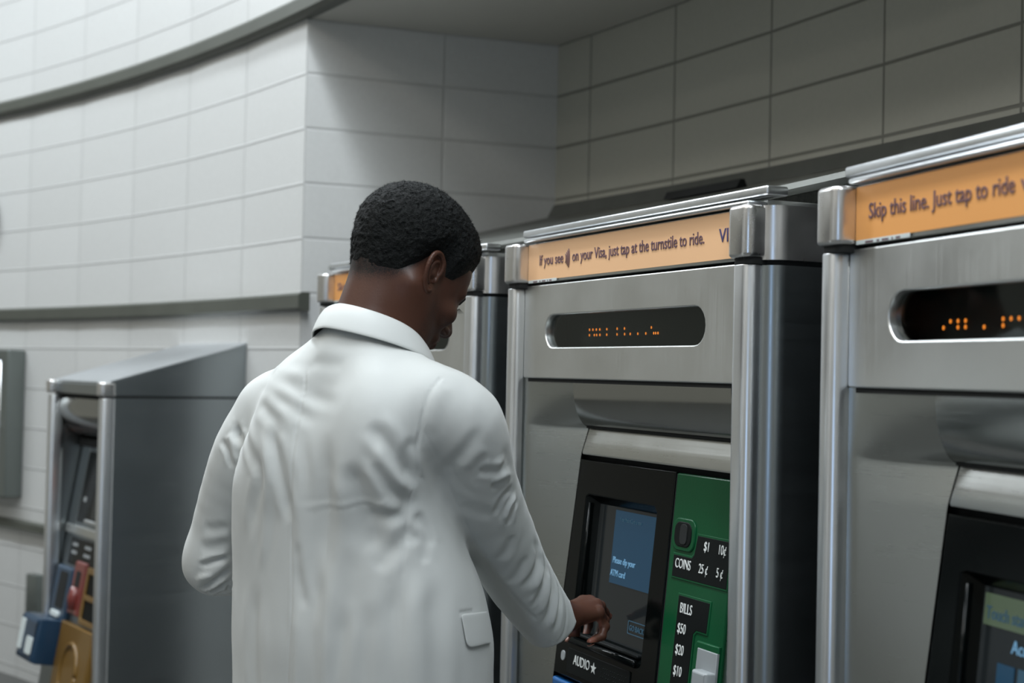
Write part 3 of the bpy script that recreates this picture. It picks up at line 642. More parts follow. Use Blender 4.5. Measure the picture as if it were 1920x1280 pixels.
# ---------------------------------------------------------------- smooth solid modelling for the figure (distance fields meshed with surface nets)
f32 = np.float32
def V3(*a): return np.array(a, dtype=f32)
def smin(a, b, k):
    h = np.maximum(k-np.abs(a-b), 0)/k; return np.minimum(a, b)-h*h*k*0.25
def smax(a, b, k): return -smin(-a, -b, k)
def sd_cone(p, a, b, ra, rb):
    a = np.asarray(a, f32); b = np.asarray(b, f32); ab = b-a; q = p-a
    t = np.clip((q@ab)/max(1e-9, float(ab@ab)), 0, 1)
    return np.sqrt(((q-t[:, None]*ab)**2).sum(1))-(ra+(rb-ra)*t)
def sd_chain(p, pts, rs, k=0.01):
    d = None
    for i in range(len(pts)-1):
        e = sd_cone(p, pts[i], pts[i+1], rs[i], rs[i+1]); d = e if d is None else smin(d, e, k)
    return d
def sd_ell(p, c, r, A=None):
    q = p-np.asarray(c, f32)
    if A is not None: q = q@np.asarray(A, f32).T
    r = np.asarray(r, f32)
    k0 = np.sqrt(((q/r)**2).sum(1)); k1 = np.sqrt(((q/(r*r))**2).sum(1))+1e-9
    return k0*(k0-1)/k1
def surface(fn, lo, hi, s, margin=1.6):
    """surface net of fn=0 inside the box; only blocks near the surface are sampled finely"""
    B = 8; lo = np.array(lo, float); nb = np.ceil((np.array(hi)-lo)/(s*B)).astype(int)+1
    n = nb*B
    g = np.stack(np.meshgrid(*[np.arange(k) for k in nb], indexing='ij'), -1).reshape(-1, 3)
    cen = (lo+(g*B+B/2)*s).astype(f32)
    dc = np.concatenate([fn(c) for c in np.array_split(cen, max(1, len(cen)//200000))])
    act = np.abs(dc) < s*B*0.87*margin+0.004
    G = np.empty(tuple(n), f32)
    G[:] = np.repeat(np.repeat(np.repeat(np.where(dc > 0, 1, -1).reshape(nb), B, 0), B, 1), B, 2)
    loc = np.stack(np.meshgrid(*[np.arange(B)]*3, indexing='ij'), -1).reshape(-1, 3)
    ga = g[act]*B
    for ch in np.array_split(ga, max(1, len(ga)//600)):
        if not len(ch): continue
        idx = (ch[:, None, :]+loc[None]).reshape(-1, 3)
        G[idx[:, 0], idx[:, 1], idx[:, 2]] = fn((lo+idx*s).astype(f32))
    ins = G < 0
    c = ins[:-1, :-1, :-1].astype(np.int8)
    tot = np.zeros_like(c)
    for dx in (0, 1):
        for dy in (0, 1):
            for dz in (0, 1):
                tot += ins[dx:n[0]-1+dx, dy:n[1]-1+dy, dz:n[2]-1+dz]
    cells = np.argwhere((tot > 0) & (tot < 8))
    vid = -np.ones(tot.shape, np.int64); vid[cells[:, 0], cells[:, 1], cells[:, 2]] = np.arange(len(cells))
    acc = np.zeros((len(cells), 3)); cnt = np.zeros(len(cells))
    corners = [(x, y, z) for x in (0, 1) for y in (0, 1) for z in (0, 1)]
    val = {q: G[cells[:, 0]+q[0], cells[:, 1]+q[1], cells[:, 2]+q[2]] for q in corners}
    for q in corners:
        for ax in range(3):
            if q[ax]: continue
            q2 = list(q); q2[ax] = 1; q2 = tuple(q2)
            a, b = val[q], val[q2]; m = (a < 0) != (b < 0)
            t = np.where(m, a/np.where(m, a-b, 1), 0)
            pos = np.repeat(np.array(q, float)[None], len(cells), 0); pos[:, ax] += t
            acc[m] += pos[m]; cnt[m] += 1
    V = lo+(cells+acc/cnt[:, None])*s
    F = []
    for ax in range(3):
        o1, o2 = [(1, 2), (2, 0), (0, 1)][ax]
        sl0 = [slice(None)]*3; sl1 = [slice(None)]*3
        sl0[ax] = slice(0, -1); sl1[ax] = slice(1, None)
        a = ins[tuple(sl0)]; b = ins[tuple(sl1)]
        e = np.argwhere(a != b); e = e[(e[:, o1] > 0) & (e[:, o2] > 0) & (e[:, o1] < n[o1]-1) & (e[:, o2] < n[o2]-1)]
        fl = a[e[:, 0], e[:, 1], e[:, 2]]
        d1 = np.zeros(3, int); d1[o1] = 1; d2 = np.zeros(3, int); d2[o2] = 1
        def idv(x): return vid[x[:, 0], x[:, 1], x[:, 2]]
        Q = np.stack([idv(e-d1-d2), idv(e-d2), idv(e), idv(e-d1)], 1)
        Q[~fl] = Q[~fl][:, ::-1]
        F.append(Q)
    F = np.concatenate(F); F = F[(F >= 0).all(1)]
    return V, F
def np_mesh(name, V, F, m, parent=None):
    me = bpy.data.meshes.new(name); me.vertices.add(len(V)); me.vertices.foreach_set('co', np.asarray(V, f32).ravel())
    k = F.shape[1]
    me.loops.add(F.size); me.loops.foreach_set('vertex_index', F.ravel().astype(np.int32))
    me.polygons.add(len(F)); me.polygons.foreach_set('loop_start', np.arange(0, F.size, k, dtype=np.int32))
    me.update(calc_edges=True); me.validate()
    return link(name, me, m, parent, smooth=True)
def vnormals(V, F):
    a, b, c, d = V[F[:, 0]], V[F[:, 1]], V[F[:, 2]], V[F[:, 3]]
    n = np.cross(c-a, d-b); N = np.zeros_like(V)
    for i in range(4): np.add.at(N, F[:, i], n)
    return N/(np.linalg.norm(N, axis=1)[:, None]+1e-12)
def joinvf(parts):
    V = []; F = []; o = 0
    for v, f in parts: V.append(v); F.append(f+o); o += len(v)
    return np.concatenate(V), np.concatenate(F)
def seg_dist(p, pts):
    """distance to a polyline and position along it (0-1)"""
    best = np.full(len(p), 9.0); pos = np.zeros(len(p)); L = [0]
    for i in range(len(pts)-1): L.append(L[-1]+np.linalg.norm(np.subtract(pts[i+1], pts[i])))
    for i in range(len(pts)-1):
        a = np.array(pts[i]); ab = np.array(pts[i+1])-a; q = p-a
        t = np.clip((q@ab)/(ab@ab+1e-12), 0, 1); d = np.linalg.norm(q-t[:, None]*ab, axis=1)
        m = d < best; best[m] = d[m]; pos[m] = (L[i]+t[m]*(L[i+1]-L[i]))/L[-1]
    return best, pos
def smooth_path(pts, n=6):
    P = [np.array(p, float) for p in pts]; P = [2*P[0]-P[1]]+P+[2*P[-1]-P[-2]]; out = []
    for i in range(1, len(P)-2):
        for k in range(n):
            t = k/n; a, b, c, d = P[i-1:i+3]
            out.append(0.5*((2*b)+(c-a)*t+(2*a-5*b+4*c-d)*t*t+(3*b-a-3*c+d)*t**3))
    out.append(P[-2]); return out
def noise3(p, seed=0):
    """cheap smooth value noise on points"""
    i = np.floor(p).astype(np.int64); f = p-i; f = f*f*(3-2*f); r = 0
    for dx in (0, 1):
        for dy in (0, 1):
            for dz in (0, 1):
                h = (i[:, 0]+dx)*73856093 ^ (i[:, 1]+dy)*19349663 ^ (i[:, 2]+dz)*83492791 ^ (seed*2654435761)
                h = (h ^ (h >> 13))*1274126177; h = (h ^ (h >> 16)) & 0xffff
                w = (f[:, 0] if dx else 1-f[:, 0])*(f[:, 1] if dy else 1-f[:, 1])*(f[:, 2] if dz else 1-f[:, 2])
                r = r+w*h/65535.0
    return r*2-1
# ---------------------------------------------------------------- the man
PX, PY = -0.27, 2.66                                   # where he stands, from the camera's foot
man = empty('person', (9.26+PX, 0.45+PY, 0), 0, 'man in a pale suit jacket, back turned, looking down and reaching to a screen', 'person')
def to_local(V): return np.asarray(V)+np.array([-PX, -PY, ZC])
SG = 1.1
# head frame
ha, hp = rad(53), rad(31)
hF = np.array([math.cos(hp)*math.sin(ha), math.cos(hp)*math.cos(ha), -math.sin(hp)])
hU = np.array([math.sin(hp)*math.sin(ha), math.sin(hp)*math.cos(ha), math.cos(hp)])
hR = np.array([math.cos(ha), -math.sin(ha), 0.0])
H0 = np.array([-0.193, 2.62, 0.176])
HM = np.array([hR, hF, hU])                            # rows: right, forward, up
def head_pt(r, f, u): return H0+SG*(r*hR+f*hF+u*hU)
def tohead(p): return ((p-H0.astype(f32))@HM.T.astype(f32))/SG
NB = np.array([-0.262, 2.575, 0.03])                   # base of the neck
def cran(q):
    d = sd_ell(q, (0, -0.018, 0.038), (0.076, 0.098, 0.090))
    return smin(d, sd_ell(q, (0, 0.040, 0.030), (0.066, 0.060, 0.066)), 0.03)
def head_fn(p):
    q = tohead(p)
    d = cran(q)
    d = smin(d, sd_ell(q, (0, 0.040, -0.040), (0.057, 0.056, 0.070)), 0.035)        # face
    for s in (-1, 1):
        d = smin(d, sd_cone(q, (s*0.056, 0.002, -0.035), (s*0.040, 0.040, -0.088), 0.018, 0.015), 0.03)   # jaw edge
        d = smin(d, sd_ell(q, (s*0.040, 0.072, -0.030), (0.020, 0.020, 0.016)), 0.02)                      # cheekbone
        d = smin(d, sd_cone(q, (s*0.010, 0.094, 0.012), (s*0.044, 0.078, 0.014), 0.010, 0.009), 0.014)     # brow
        d = smax(d, -sd_ell(q, (s*0.031, 0.101, -0.004), (0.017, 0.014, 0.011)), 0.012)                    # eye socket
        d = smin(d, sd_ell(q, (s*0.031, 0.079, -0.004), (0.0135, 0.0135, 0.0125)), 0.004)                  # lids over the eyeball
        d = smin(d, sd_ell(q, (s*0.015, 0.100, -0.046), (0.009, 0.011, 0.008)), 0.006)                     # nostril wing
    d = smin(d, sd_cone(q, (0, 0.090, 0.002), (0, 0.112, -0.040), 0.008, 0.0125), 0.012)                   # nose
    d = smin(d, sd_cone(q, (-0.020, 0.084, -0.070), (0.020, 0.084, -0.070), 0.011, 0.011), 0.012)
    d = smin(d, sd_cone(q, (-0.014, 0.096, -0.066), (0.014, 0.096, -0.066), 0.0065, 0.0065), 0.006)        # lips
    d = smin(d, sd_cone(q, (-0.012, 0.095, -0.078), (0.012, 0.095, -0.078), 0.007, 0.007), 0.006)
    d = smax(d, -sd_cone(q, (-0.022, 0.101, -0.0722), (0.022, 0.101, -0.0722), 0.0016, 0.0016), 0.003)
    d = smin(d, sd_ell(q, (0, 0.076, -0.106), (0.022, 0.020, 0.017)), 0.022)                               # chin
    d = smin(d, sd_ell(q, (0, 0.020, -0.085), (0.040, 0.055, 0.022)), 0.03)                                # under the jaw
    # neck
    a = head_pt(0, -0.030, -0.030); b = NB
    nk = sd_cone(p, a, b, 0.066, 0.074)
    nk = smin(nk, sd_cone(p, head_pt(0, -0.062, -0.02), NB+np.array([-0.025, -0.03, -0.02]), 0.034, 0.055), 0.03)   # nape
    nk = smin(nk, sd_cone(p, head_pt(0.066, -0.022, -0.035), NB+np.array([0.06, 0.03, -0.06]), 0.013, 0.012), 0.035)  # neck muscle behind the ear
    nk = smin(nk, sd_cone(p, head_pt(-0.066, -0.022, -0.035), NB+np.array([0.0, 0.08, -0.06]), 0.013, 0.012), 0.035)
    nk = smin(nk, sd_cone(p, NB, NB+np.array([0.01, 0.01, -0.12]), 0.078, 0.09), 0.03)
    return smin(d, nk, 0.035)
def ear(s):
    # local ear frame: e1 forward, e2 up, e3 outward
    e1 = np.array([0.30*s*0.0, 1, 0.10]); 
    def P(f, u, r): return (s*(0.0725+r), f-0.006-0.12*u, u-0.004)
    rim = [P(.010, -.004, .004), P(.015, .008, .007), P(.013, .024, .009), P(.002, .033, .012), P(-.011, .030, .017), P(-.019, .018, .020), P(-.020, .003, .020), P(-.016, -.011, .017), P(-.009, -.023, .012), P(.001, -.030, .008), P(.008, -.025, .005)]
    rim = smooth_path(rim, 3)
    ant = smooth_path([P(.002, .022, .010), P(-.006, .016, .013), P(-.010, .004, .014), P(-.007, -.009, .012), P(.000, -.016, .009)], 3)
    rr = [0.0030+0.0006*math.sin(math.pi*i/len(rim))+0.0022*max(0, (i-len(rim)*.68)/(len(rim)*.32)) for i in range(len(rim))]
    def fn(p):
        q = tohead(p)
        d = sd_chain(q, rim, rr, 0.002)
        pl = sd_ell(q@np.array([[1, 0, 0], [0, 1, 0], [0, 0, 1]], f32), P(-.003, .002, .0065), (0.0062, 0.019, 0.032))
        sl = (q[:, 0]*s-(0.0725+0.0075))+(q[:, 1]+0.010)*0.42
        pl = smax(pl, np.abs(sl)-0.0032, 0.004)
        d = smin(d, pl, 0.003)
        d = smin(d, sd_chain(q, ant, [0.0026]*len(ant), 0.002), 0.003)
        d = smax(d, -sd_ell(q, P(.004, -.004, .0115), (0.0075, 0.0078, 0.0105)), 0.003)
        d = smin(d, sd_ell(q, P(.012, -.006, .006), (0.0045, 0.0038, 0.0062)), 0.003)          # tragus
        d = smin(d, sd_cone(q, P(.004, .0, -.010), P(.0, .0, .002), 0.011, 0.009), 0.005)       # root
        return d
    c = head_pt(s*0.08, 0, 0)
    return surface(fn, c-0.058, c+0.058, 0.00125)
hv, hf = surface(head_fn, (-0.42, 2.44, -0.10), (-0.02, 2.80, 0.36), 0.0021)
# ------ hands: five separate fingers on a palm
def hand_fn_maker(wrist, mcps, fingers, thumb, rs, forearm):
    def fn(p):
        d = None
        W = np.array(wrist)
        for m_, r_ in zip(mcps, rs['palm']):
            e = sd_cone(p, W+(np.array(m_)-W)*0.12, m_, 0.0185*SG, r_); d = e if d is None else smin(d, e, 0.016)
        for pts, fr in zip(fingers, rs['f']):
            d = smin(d, sd_chain(p, pts, fr, 0.003), 0.0045)
        for m_, pts in zip(mcps, fingers):
            d = smin(d, sd_ell(p, np.array(m_)+np.array([0, 0, 0.0035]), (0.0118*SG,)*3), 0.004)                       # knuckle
            d = smin(d, sd_cone(p, np.array(m_)+np.array([0, 0, 0.0075]), W+(np.array(m_)-W)*0.35+np.array([0, 0, 0.013]), 0.0045, 0.003), 0.006)   # tendon
            d = smin(d, sd_ell(p, pts[1], (0.0108*SG,)*3), 0.003)
        d = smin(d, sd_chain(p, thumb, rs['t'], 0.005), 0.010)
        return smin(d, sd_chain(p, forearm, [0.030*SG, 0.024*SG, 0.026*SG][-len(forearm):], 0.02), 0.02)
    return fn
rw = (0.1150, 2.8600, -0.4910)
mc = [(0.1580, 2.9450, -0.4750), (0.1730, 2.9350, -0.4730), (0.1850, 2.9150, -0.4760), (0.1880, 2.8930, -0.4870)]      # index .. little
fing = [
 [mc[0], (0.1770, 2.9850, -0.4990), (0.1740, 2.9850, -0.5270), (0.1680, 2.9650, -0.5440)],
 [mc[1], (0.1970, 2.9750, -0.4850), (0.2080, 2.9950, -0.5000), (0.2170, 3.0080, -0.5120)],
 [mc[2], (0.2030, 2.9450, -0.5100), (0.1940, 2.9350, -0.5400), (0.1610, 2.9150, -0.5590)],
 [mc[3], (0.2010, 2.9000, -0.5140), (0.1960, 2.8850, -0.5310), (0.1710, 2.8680, -0.5400)]]
thumb = [(0.1320, 2.9000, -0.5000), (0.1400, 2.9300, -0.5240), (0.1410, 2.9350, -0.5410), (0.1330, 2.9300, -0.5520)]
R9 = 0.0093*SG
RS = dict(palm=[0.0135*SG, 0.014*SG, 0.0135*SG, 0.012*SG],
          f=[[R9*1.08, R9*1.0, R9*.88, R9*.76], [R9*1.1, R9*1.0, R9*.86, R9*.72], [R9*1.08, R9*1.0, R9*.93, R9*.82], [R9*.95, R9*.9, R9*.82, R9*.72]],
          t=[0.015*SG, 0.0125*SG, 0.0110*SG, 0.0095*SG])
rel = (0.0030, 2.7150, -0.3230)
hfn = hand_fn_maker(rw, mc, fing, thumb, RS, [rel, rw])
c = (np.array(rw)+np.array(mc[1]))/2
rhv, rhf = surface(hfn, np.minimum(rw, rel)-0.05, np.array([0.28, 3.06, -0.20]), 0.0016)
# left hand, held in front of his belly
LEL = (-0.6010, 2.8700, -0.4050); LWR = (-0.395, 3.03, -0.455)
ld = np.array([0.84, 0.50, -0.05]); ld = ld/np.linalg.norm(ld); lc = np.array([-0.3, 0.35, 0.88]); lc = lc-ld*(lc@ld); lc /= np.linalg.norm(lc); ln_ = np.cross(ld, lc)
lw = np.array(LWR)
lmc = [lw+SG*(ld*0.088+lc*x) for x in (0.031, 0.010, -0.011, -0.030)]
lf = []
for i, mcp in enumerate(lmc):
    L = [0.042, 0.046, 0.042, 0.034][i]*SG; a1, a2, a3 = rad(35+6*i), rad(85+8*i), rad(125+8*i); pts = [mcp]
    for a_, l_ in ((a1, L), (a2, L*.62), (a3, L*.5)):
        pts.append(pts[-1]+l_*(ld*math.cos(a_)+ln_*math.sin(a_)*1.0))
    lf.append(pts)
lt = [lw+SG*(ld*0.02+lc*0.02), lw+SG*(ld*0.045+lc*0.045+ln_*0.012), lw+SG*(ld*0.072+lc*0.056+ln_*0.025), lw+SG*(ld*0.094+lc*0.052+ln_*0.035)]
lfn = hand_fn_maker(lw, lmc, lf, lt, RS, [LEL, lw])
lhv, lhf = surface(lfn, np.minimum(lw, LEL)-0.09, np.maximum(lw+SG*ld*0.22, LEL)+0.09, 0.0026)
# torso, arms and legs under the clothes
tf = np.array([0.616, 0.788, 0]); tr = np.array([0.788, -0.616, 0])
SR = (-0.1130, 2.4750, -0.0600); SL = (-0.4870, 2.7600, -0.0850)
HIPC = np.array([-0.268, 2.65, -0.62])
FT = [np.array([-0.268, 2.66, 0])+tr*s_*0.11 for s_ in (-1, 1)]
def legs(p, ex=0.0):
    d = None
    for s_, fo in ((-1, 0.03), (1, -0.05)):
        hip = HIPC+tr*s_*0.095; kn = np.array([*(FT[0 if s_ < 0 else 1]+tf*(fo+0.03))[:2], -ZC+0.54]); an = np.array([*(FT[0 if s_ < 0 else 1]+tf*(fo-0.02))[:2], -ZC+0.10])
        e = sd_chain(p, [hip, kn, an], [0.098+ex, 0.066+ex*1.3, 0.046+ex*2.6], 0.03); d = e if d is None else smin(d, e, 0.03)
    return d
def under_fn(p):
    d = sd_ell(p, (-0.285, 2.62, -0.20), (0.165, 0.115, 0.27), np.array([tr, tf, [0, 0, 1]]))
    d = smin(d, sd_ell(p, (-0.27, 2.65, -0.58), (0.165, 0.115, 0.14), np.array([tr, tf, [0, 0, 1]])), 0.12)
    d = smin(d, sd_cone(p, NB, NB-np.array([0, 0, 0.15]), 0.06, 0.08), 0.06)
    d = smin(d, sd_chain(p, [SR, rel], [0.050, 0.040]), 0.05)
    d = smin(d, sd_chain(p, [SL, LEL], [0.050, 0.040]), 0.05)
    return smin(d, legs(p), 0.05)
uv_, uf_ = surface(under_fn, (-0.75, 2.2, -ZC+0.02), (0.1, 3.05, 0.06), 0.008)
parts_ = [(hv, hf), ear(1), ear(-1), (rhv, rhf), (lhv, lhf), (uv_, uf_)]
bv, bf = joinvf(parts_)
skin, nt, b_ = nmat('dark_brown_skin')
b_.inputs['Roughness'].default_value = 0.42; b_.inputs['Specular IOR Level'].default_value = 0.28
b_.inputs['Subsurface Weight'].default_value = 0.08; b_.inputs['Subsurface Radius'].default_value = (0.01, 0.004, 0.002); b_.inputs['Subsurface Scale'].default_value = 0.4
at_ = nt.nodes.new('ShaderNodeAttribute'); at_.attribute_name = 'tone'
nz = nt.nodes.new('ShaderNodeTexNoise'); nz.inputs['Scale'].default_value = 700; nz.inputs['Detail'].default_value = 2
tcn = nt.nodes.new('ShaderNodeTexCoord'); nt.links.new(tcn.outputs['Object'], nz.inputs['Vector'])
cr = nt.nodes.new('ShaderNodeMixRGB'); cr.inputs[1].default_value = (0.072, 0.030, 0.019, 1); cr.inputs[2].default_value = (0.33, 0.125, 0.085, 1)
nt.links.new(at_.outputs['Vector'], cr.inputs[0])
sepn = nt.nodes.new('ShaderNodeSeparateXYZ'); nt.links.new(at_.outputs['Vector'], sepn.inputs[0]); nt.links.new(sepn.outputs[0], cr.inputs[0])
st = nt.nodes.new('ShaderNodeMath'); st.operation = 'MULTIPLY_ADD'; st.inputs[1].default_value = 3.4; st.inputs[2].default_value = -1.75     # stubble grain
nt.links.new(nz.outputs['Fac'], st.inputs[0])
st2 = nt.nodes.new('ShaderNodeMath'); st2.operation = 'ADD'; nt.links.new(st.outputs[0], st2.inputs[0]); nt.links.new(sepn.outputs[1], st2.inputs[1])
st3 = nt.nodes.new('ShaderNodeMath'); st3.operation = 'MULTIPLY'; st3.use_clamp = True; nt.links.new(st2.outputs[0], st3.inputs[0]); nt.links.new(sepn.outputs[1], st3.inputs[1])
mx = nt.nodes.new('ShaderNodeMixRGB'); mx.inputs[2].default_value = (0.006, 0.006, 0.006, 1)
nt.links.new(st3.outputs[0], mx.inputs[0]); nt.links.new(cr.outputs[0], mx.inputs[1]); nt.links.new(mx.outputs[0], b_.inputs['Base Color'])
bpn_ = nt.nodes.new('ShaderNodeBump'); bpn_.inputs['Strength'].default_value = 0.25; bpn_.inputs['Distance'].default_value = 0.0006
nz2 = nt.nodes.new('ShaderNodeTexNoise'); nz2.inputs['Scale'].default_value = 260; nt.links.new(tcn.outputs['Object'], nz2.inputs['Vector'])
nt.links.new(nz2.outputs['Fac'], bpn_.inputs['Height']); nt.links.new(bpn_.outputs[0], b_.inputs['Normal'])
# hairline: thickness of the hair over the skin, by place on the head
def hair_line(q):
    """distance (m) above the hairline, head coordinates"""
    r, f, u = np.abs(q[:, 0]), q[:, 1], q[:, 2]
    back = u+0.045+0.10*np.clip(f+0.09, -0.03, 0.2)*0 + 0.0*r          # nape edge
    # height of the hairline above the ear level, from the nape round the ear to the temple and forehead
    fx = [-0.13, -0.085, -0.055, -0.034, -0.018, -0.004, 0.010, 0.022, 0.040, 0.052, 0.066, 0.12]
    fy_ = [-0.058, -0.052, -0.030, -0.002, 0.026, 0.034, 0.030, 0.008, 0.012, 0.030, 0.052, 0.068]
    return u-np.interp(f, fx, fy_)
qh = tohead(bv.astype(f32)); hl = hair_line(qh)
inhead = np.zeros(len(bv), bool); inhead[:len(hv)] = True
stub = np.where(inhead & (qh[:, 2] > -0.09), np.clip((hl+0.012+0.020*np.clip((-qh[:, 1]-0.02)/0.03, 0, 1))/(0.020+0.014*np.clip((-qh[:, 1]-0.02)/0.03, 0, 1)), 0, 1), 0)
beard = np.clip((-0.022-qh[:, 2])/0.02, 0, 1)*np.clip((qh[:, 1]-0.012)/0.02, 0, 1)*0.55*inhead
tone = np.zeros(len(bv))
NBv = vnormals(bv, bf)
a0 = len(hv)+len(parts_[1][0])+len(parts_[2][0]); a1 = a0+len(rhv)
# palm-side skin is paler: underside of the fingers and palm
down = -(NBv[:, 2]*0.85+NBv[:, 0]*0.5)
inh = np.zeros(len(bv), bool); inh[a0:a1+len(lhv)] = True
kk = np.array(mc[1]); dist = np.linalg.norm(bv-kk, axis=1)
tone[inh] = np.clip((down[inh]-0.15)/0.5, 0, 1)*0.75
for pts in fing[:]+[thumb]:
    dd = np.linalg.norm(bv-np.array(pts[-1]), axis=1); tone = np.maximum(tone, np.where(inh, np.clip(1-dd/0.016, 0, 1)*0.8, 0))
body = np_mesh('body', to_local(bv), bf, skin, man)
ca = body.data.attributes.new('tone', 'FLOAT_VECTOR', 'POINT')
arr = np.zeros((len(bv), 3), f32); arr[:, 0] = tone; arr[:, 1] = np.maximum(stub, beard); ca.data.foreach_set('vector', arr.ravel())
# nails
nail = mat('pale_fingernail', (0.30, 0.14, 0.10), 0.3, coat=0.2)
def add_nail(a, b, side, r):
    a = np.array(a); b = np.array(b); d = (b-a)/np.linalg.norm(b-a); s_ = np.array(side, float); s_ = s_-d*(s_@d); s_ /= np.linalg.norm(s_); w_ = np.cross(d, s_)
    V, F = [], []
    for i in range(5):
        for j in range(5):
            x = (i/4-0.5)*2; y = (j/4-0.5)*2; V.append(to_local(b+d*(x*0.0062*SG)+w_*(y*0.0050*SG*(1-0.18*x*x))+s_*(r*0.93+0.0012-0.0016*y*y-0.0008*x*x)))
    for i in range(4):
        for j in range(4): F.append((i*5+j, i*5+j+1, i*5+j+6, i*5+j+5))
    o = pydata('fingernail', V, F, nail, body, True); md = o.modifiers.new('s', 'SOLIDIFY'); md.thickness = 0.0006
    return o
add_nail(fing[1][2], fing[1][3], (0.2, 0.3, 1), R9*.74)
add_nail(thumb[2], thumb[3], (-0.8, -0.6, 0.3), 0.0095*SG)
add_nail(fing[3][2], fing[3][3], (-0.3, -0.3, -1), R9*.7)
# eyes, seen only from the side
eyew = mat('eye_white', (0.6, 0.58, 0.55), 0.15); lash = mat('black_lashes', (0.005, 0.005, 0.005), 0.6)
for s_ in (-1, 1):
    bm = bmesh.new(); bmesh.ops.create_uvsphere(bm, u_segments=16, v_segments=10, radius=0.0118*SG)
    c_ = to_local(head_pt(s_*0.031, 0.0815, -0.006)); bmesh.ops.translate(bm, verts=bm.verts, vec=Vector(c_)); me = bpy.data.meshes.new('eye'); bm.to_mesh(me); bm.free()
    link('eye', me, eyew, body, smooth=True)
    V, F = merge([tube([to_local(head_pt(s_*(0.031+x), 0.0945-abs(x)*0.25, -0.008)), to_local(head_pt(s_*(0.031+x*1.35), 0.104-abs(x)*0.25, -0.011))], [0.0006, 0.0002], 4) for x in np.linspace(-0.009, 0.011, 9)])
    pydata('eyelashes', V, F, lash, body)
    V, F = tube([to_local(head_pt(s_*x, y_, z_)) for x, y_, z_ in ((0.014, 0.1035, 0.010), (0.028, 0.099, 0.0165), (0.042, 0.087, 0.0165), (0.050, 0.077, 0.010))], [0.003, 0.004, 0.0035, 0.0012], 6)
    pydata('eyebrow', V, F, lash, body, True)
# hair: a close cap, thicker on top, with a curly surface
def hair_fn(p):
    q = tohead(p); h = hair_line(q)
    t = 0.0005+0.0125*np.clip((h-0.003)/(0.036+0.02*np.clip((-q[:, 1]-0.02)/0.04, 0, 1)), 0, 1)**0.9+0.008*np.clip((q[:, 2]-0.02)/0.09, 0, 1)-0.004*np.clip((q[:, 1]-0.04)/0.05, 0, 1)-0.005*np.clip(-h/0.01, 0, 2)
    t = t-0.005*np.clip((-q[:, 1]-0.055)/0.05, 0, 1)*np.clip((0.055-q[:, 2])/0.06, 0, 1)
    d = head_fn(p)/SG-t
    d = smax(d, -(h+0.001), 0.004)
    c1 = noise3(q*330, 3)*0.0013+noise3(q*170, 5)*0.0011+noise3(q*560, 9)*0.0012
    return (d-c1*np.clip(h/0.02, 0.15, 1))*SG
hcol, nt, b_ = nmat('black_curly_hair'); b_.inputs['Base Color'].default_value = (0.003, 0.004, 0.004, 1); b_.inputs['Roughness'].default_value = 0.7; b_.inputs['Specular IOR Level'].default_value = 0.2
tcn = nt.nodes.new('ShaderNodeTexCoord'); nz = nt.nodes.new('ShaderNodeTexNoise'); nz.inputs['Scale'].default_value = 420; nz.inputs['Detail'].default_value = 4
nt.links.new(tcn.outputs['Object'], nz.inputs['Vector']); bb = nt.nodes.new('ShaderNodeBump'); bb.inputs['Strength'].default_value = 0.9; bb.inputs['Distance'].default_value = 0.003
nt.links.new(nz.outputs['Fac'], bb.inputs['Height']); nt.links.new(bb.outputs[0], b_.inputs['Normal'])
pv, pf = surface(hair_fn, (-0.38, 2.42, 0.08), (-0.02, 2.80, 0.40), 0.0021, 1.9)
hair = np_mesh('hair', to_local(pv), pf, hcol, man)
# loose curls that break the outline
rng = np.random.default_rng(7)
HN = vnormals(pv, pf); qq = tohead(pv.astype(f32)); ok = np.where(hair_line(qq) > 0.012)[0]
pick = rng.choice(ok, 9000, replace=False)
ns = 4; P0 = pv[pick]-HN[pick]*0.001; N0 = HN[pick]; T1 = np.cross(N0, rng.normal(size=N0.shape)); T1 /= np.linalg.norm(T1, axis=1)[:, None]; T2 = np.cross(N0, T1)
hh = rng.uniform(0.0018, 0.0042, len(pick)); cr_ = rng.uniform(0.0008, 0.0022, len(pick)); ph = rng.uniform(0, 6.28, len(pick))
rings = []
for i in range(ns+1):
    t = i/ns; a_ = ph+t*4.2
    c_ = P0+N0*(hh*t)[:, None]+T1*(cr_*np.cos(a_)-cr_*np.cos(ph))[:, None]+T2*(cr_*np.sin(a_)-cr_*np.sin(ph))[:, None]
    w_ = 0.00028*(1-0.5*t)
    rings += [c_+T1*w_, c_-T1*w_*0.5+T2*w_*0.87, c_-T1*w_*0.5-T2*w_*0.87]
CV = np.stack(rings, 1).reshape(-1, 3); base = np.arange(len(pick))[:, None]*(3*(ns+1)); CF = []
for i in range(ns):
    for j in range(3):
        CF.append(base+np.array([[i*3+j, i*3+(j+1) % 3, (i+1)*3+(j+1) % 3, (i+1)*3+j]]))
CF = np.concatenate(CF)
curls = np_mesh('loose_curls', to_local(CV), CF, hcol, hair); curls['kind'] = 'stuff'

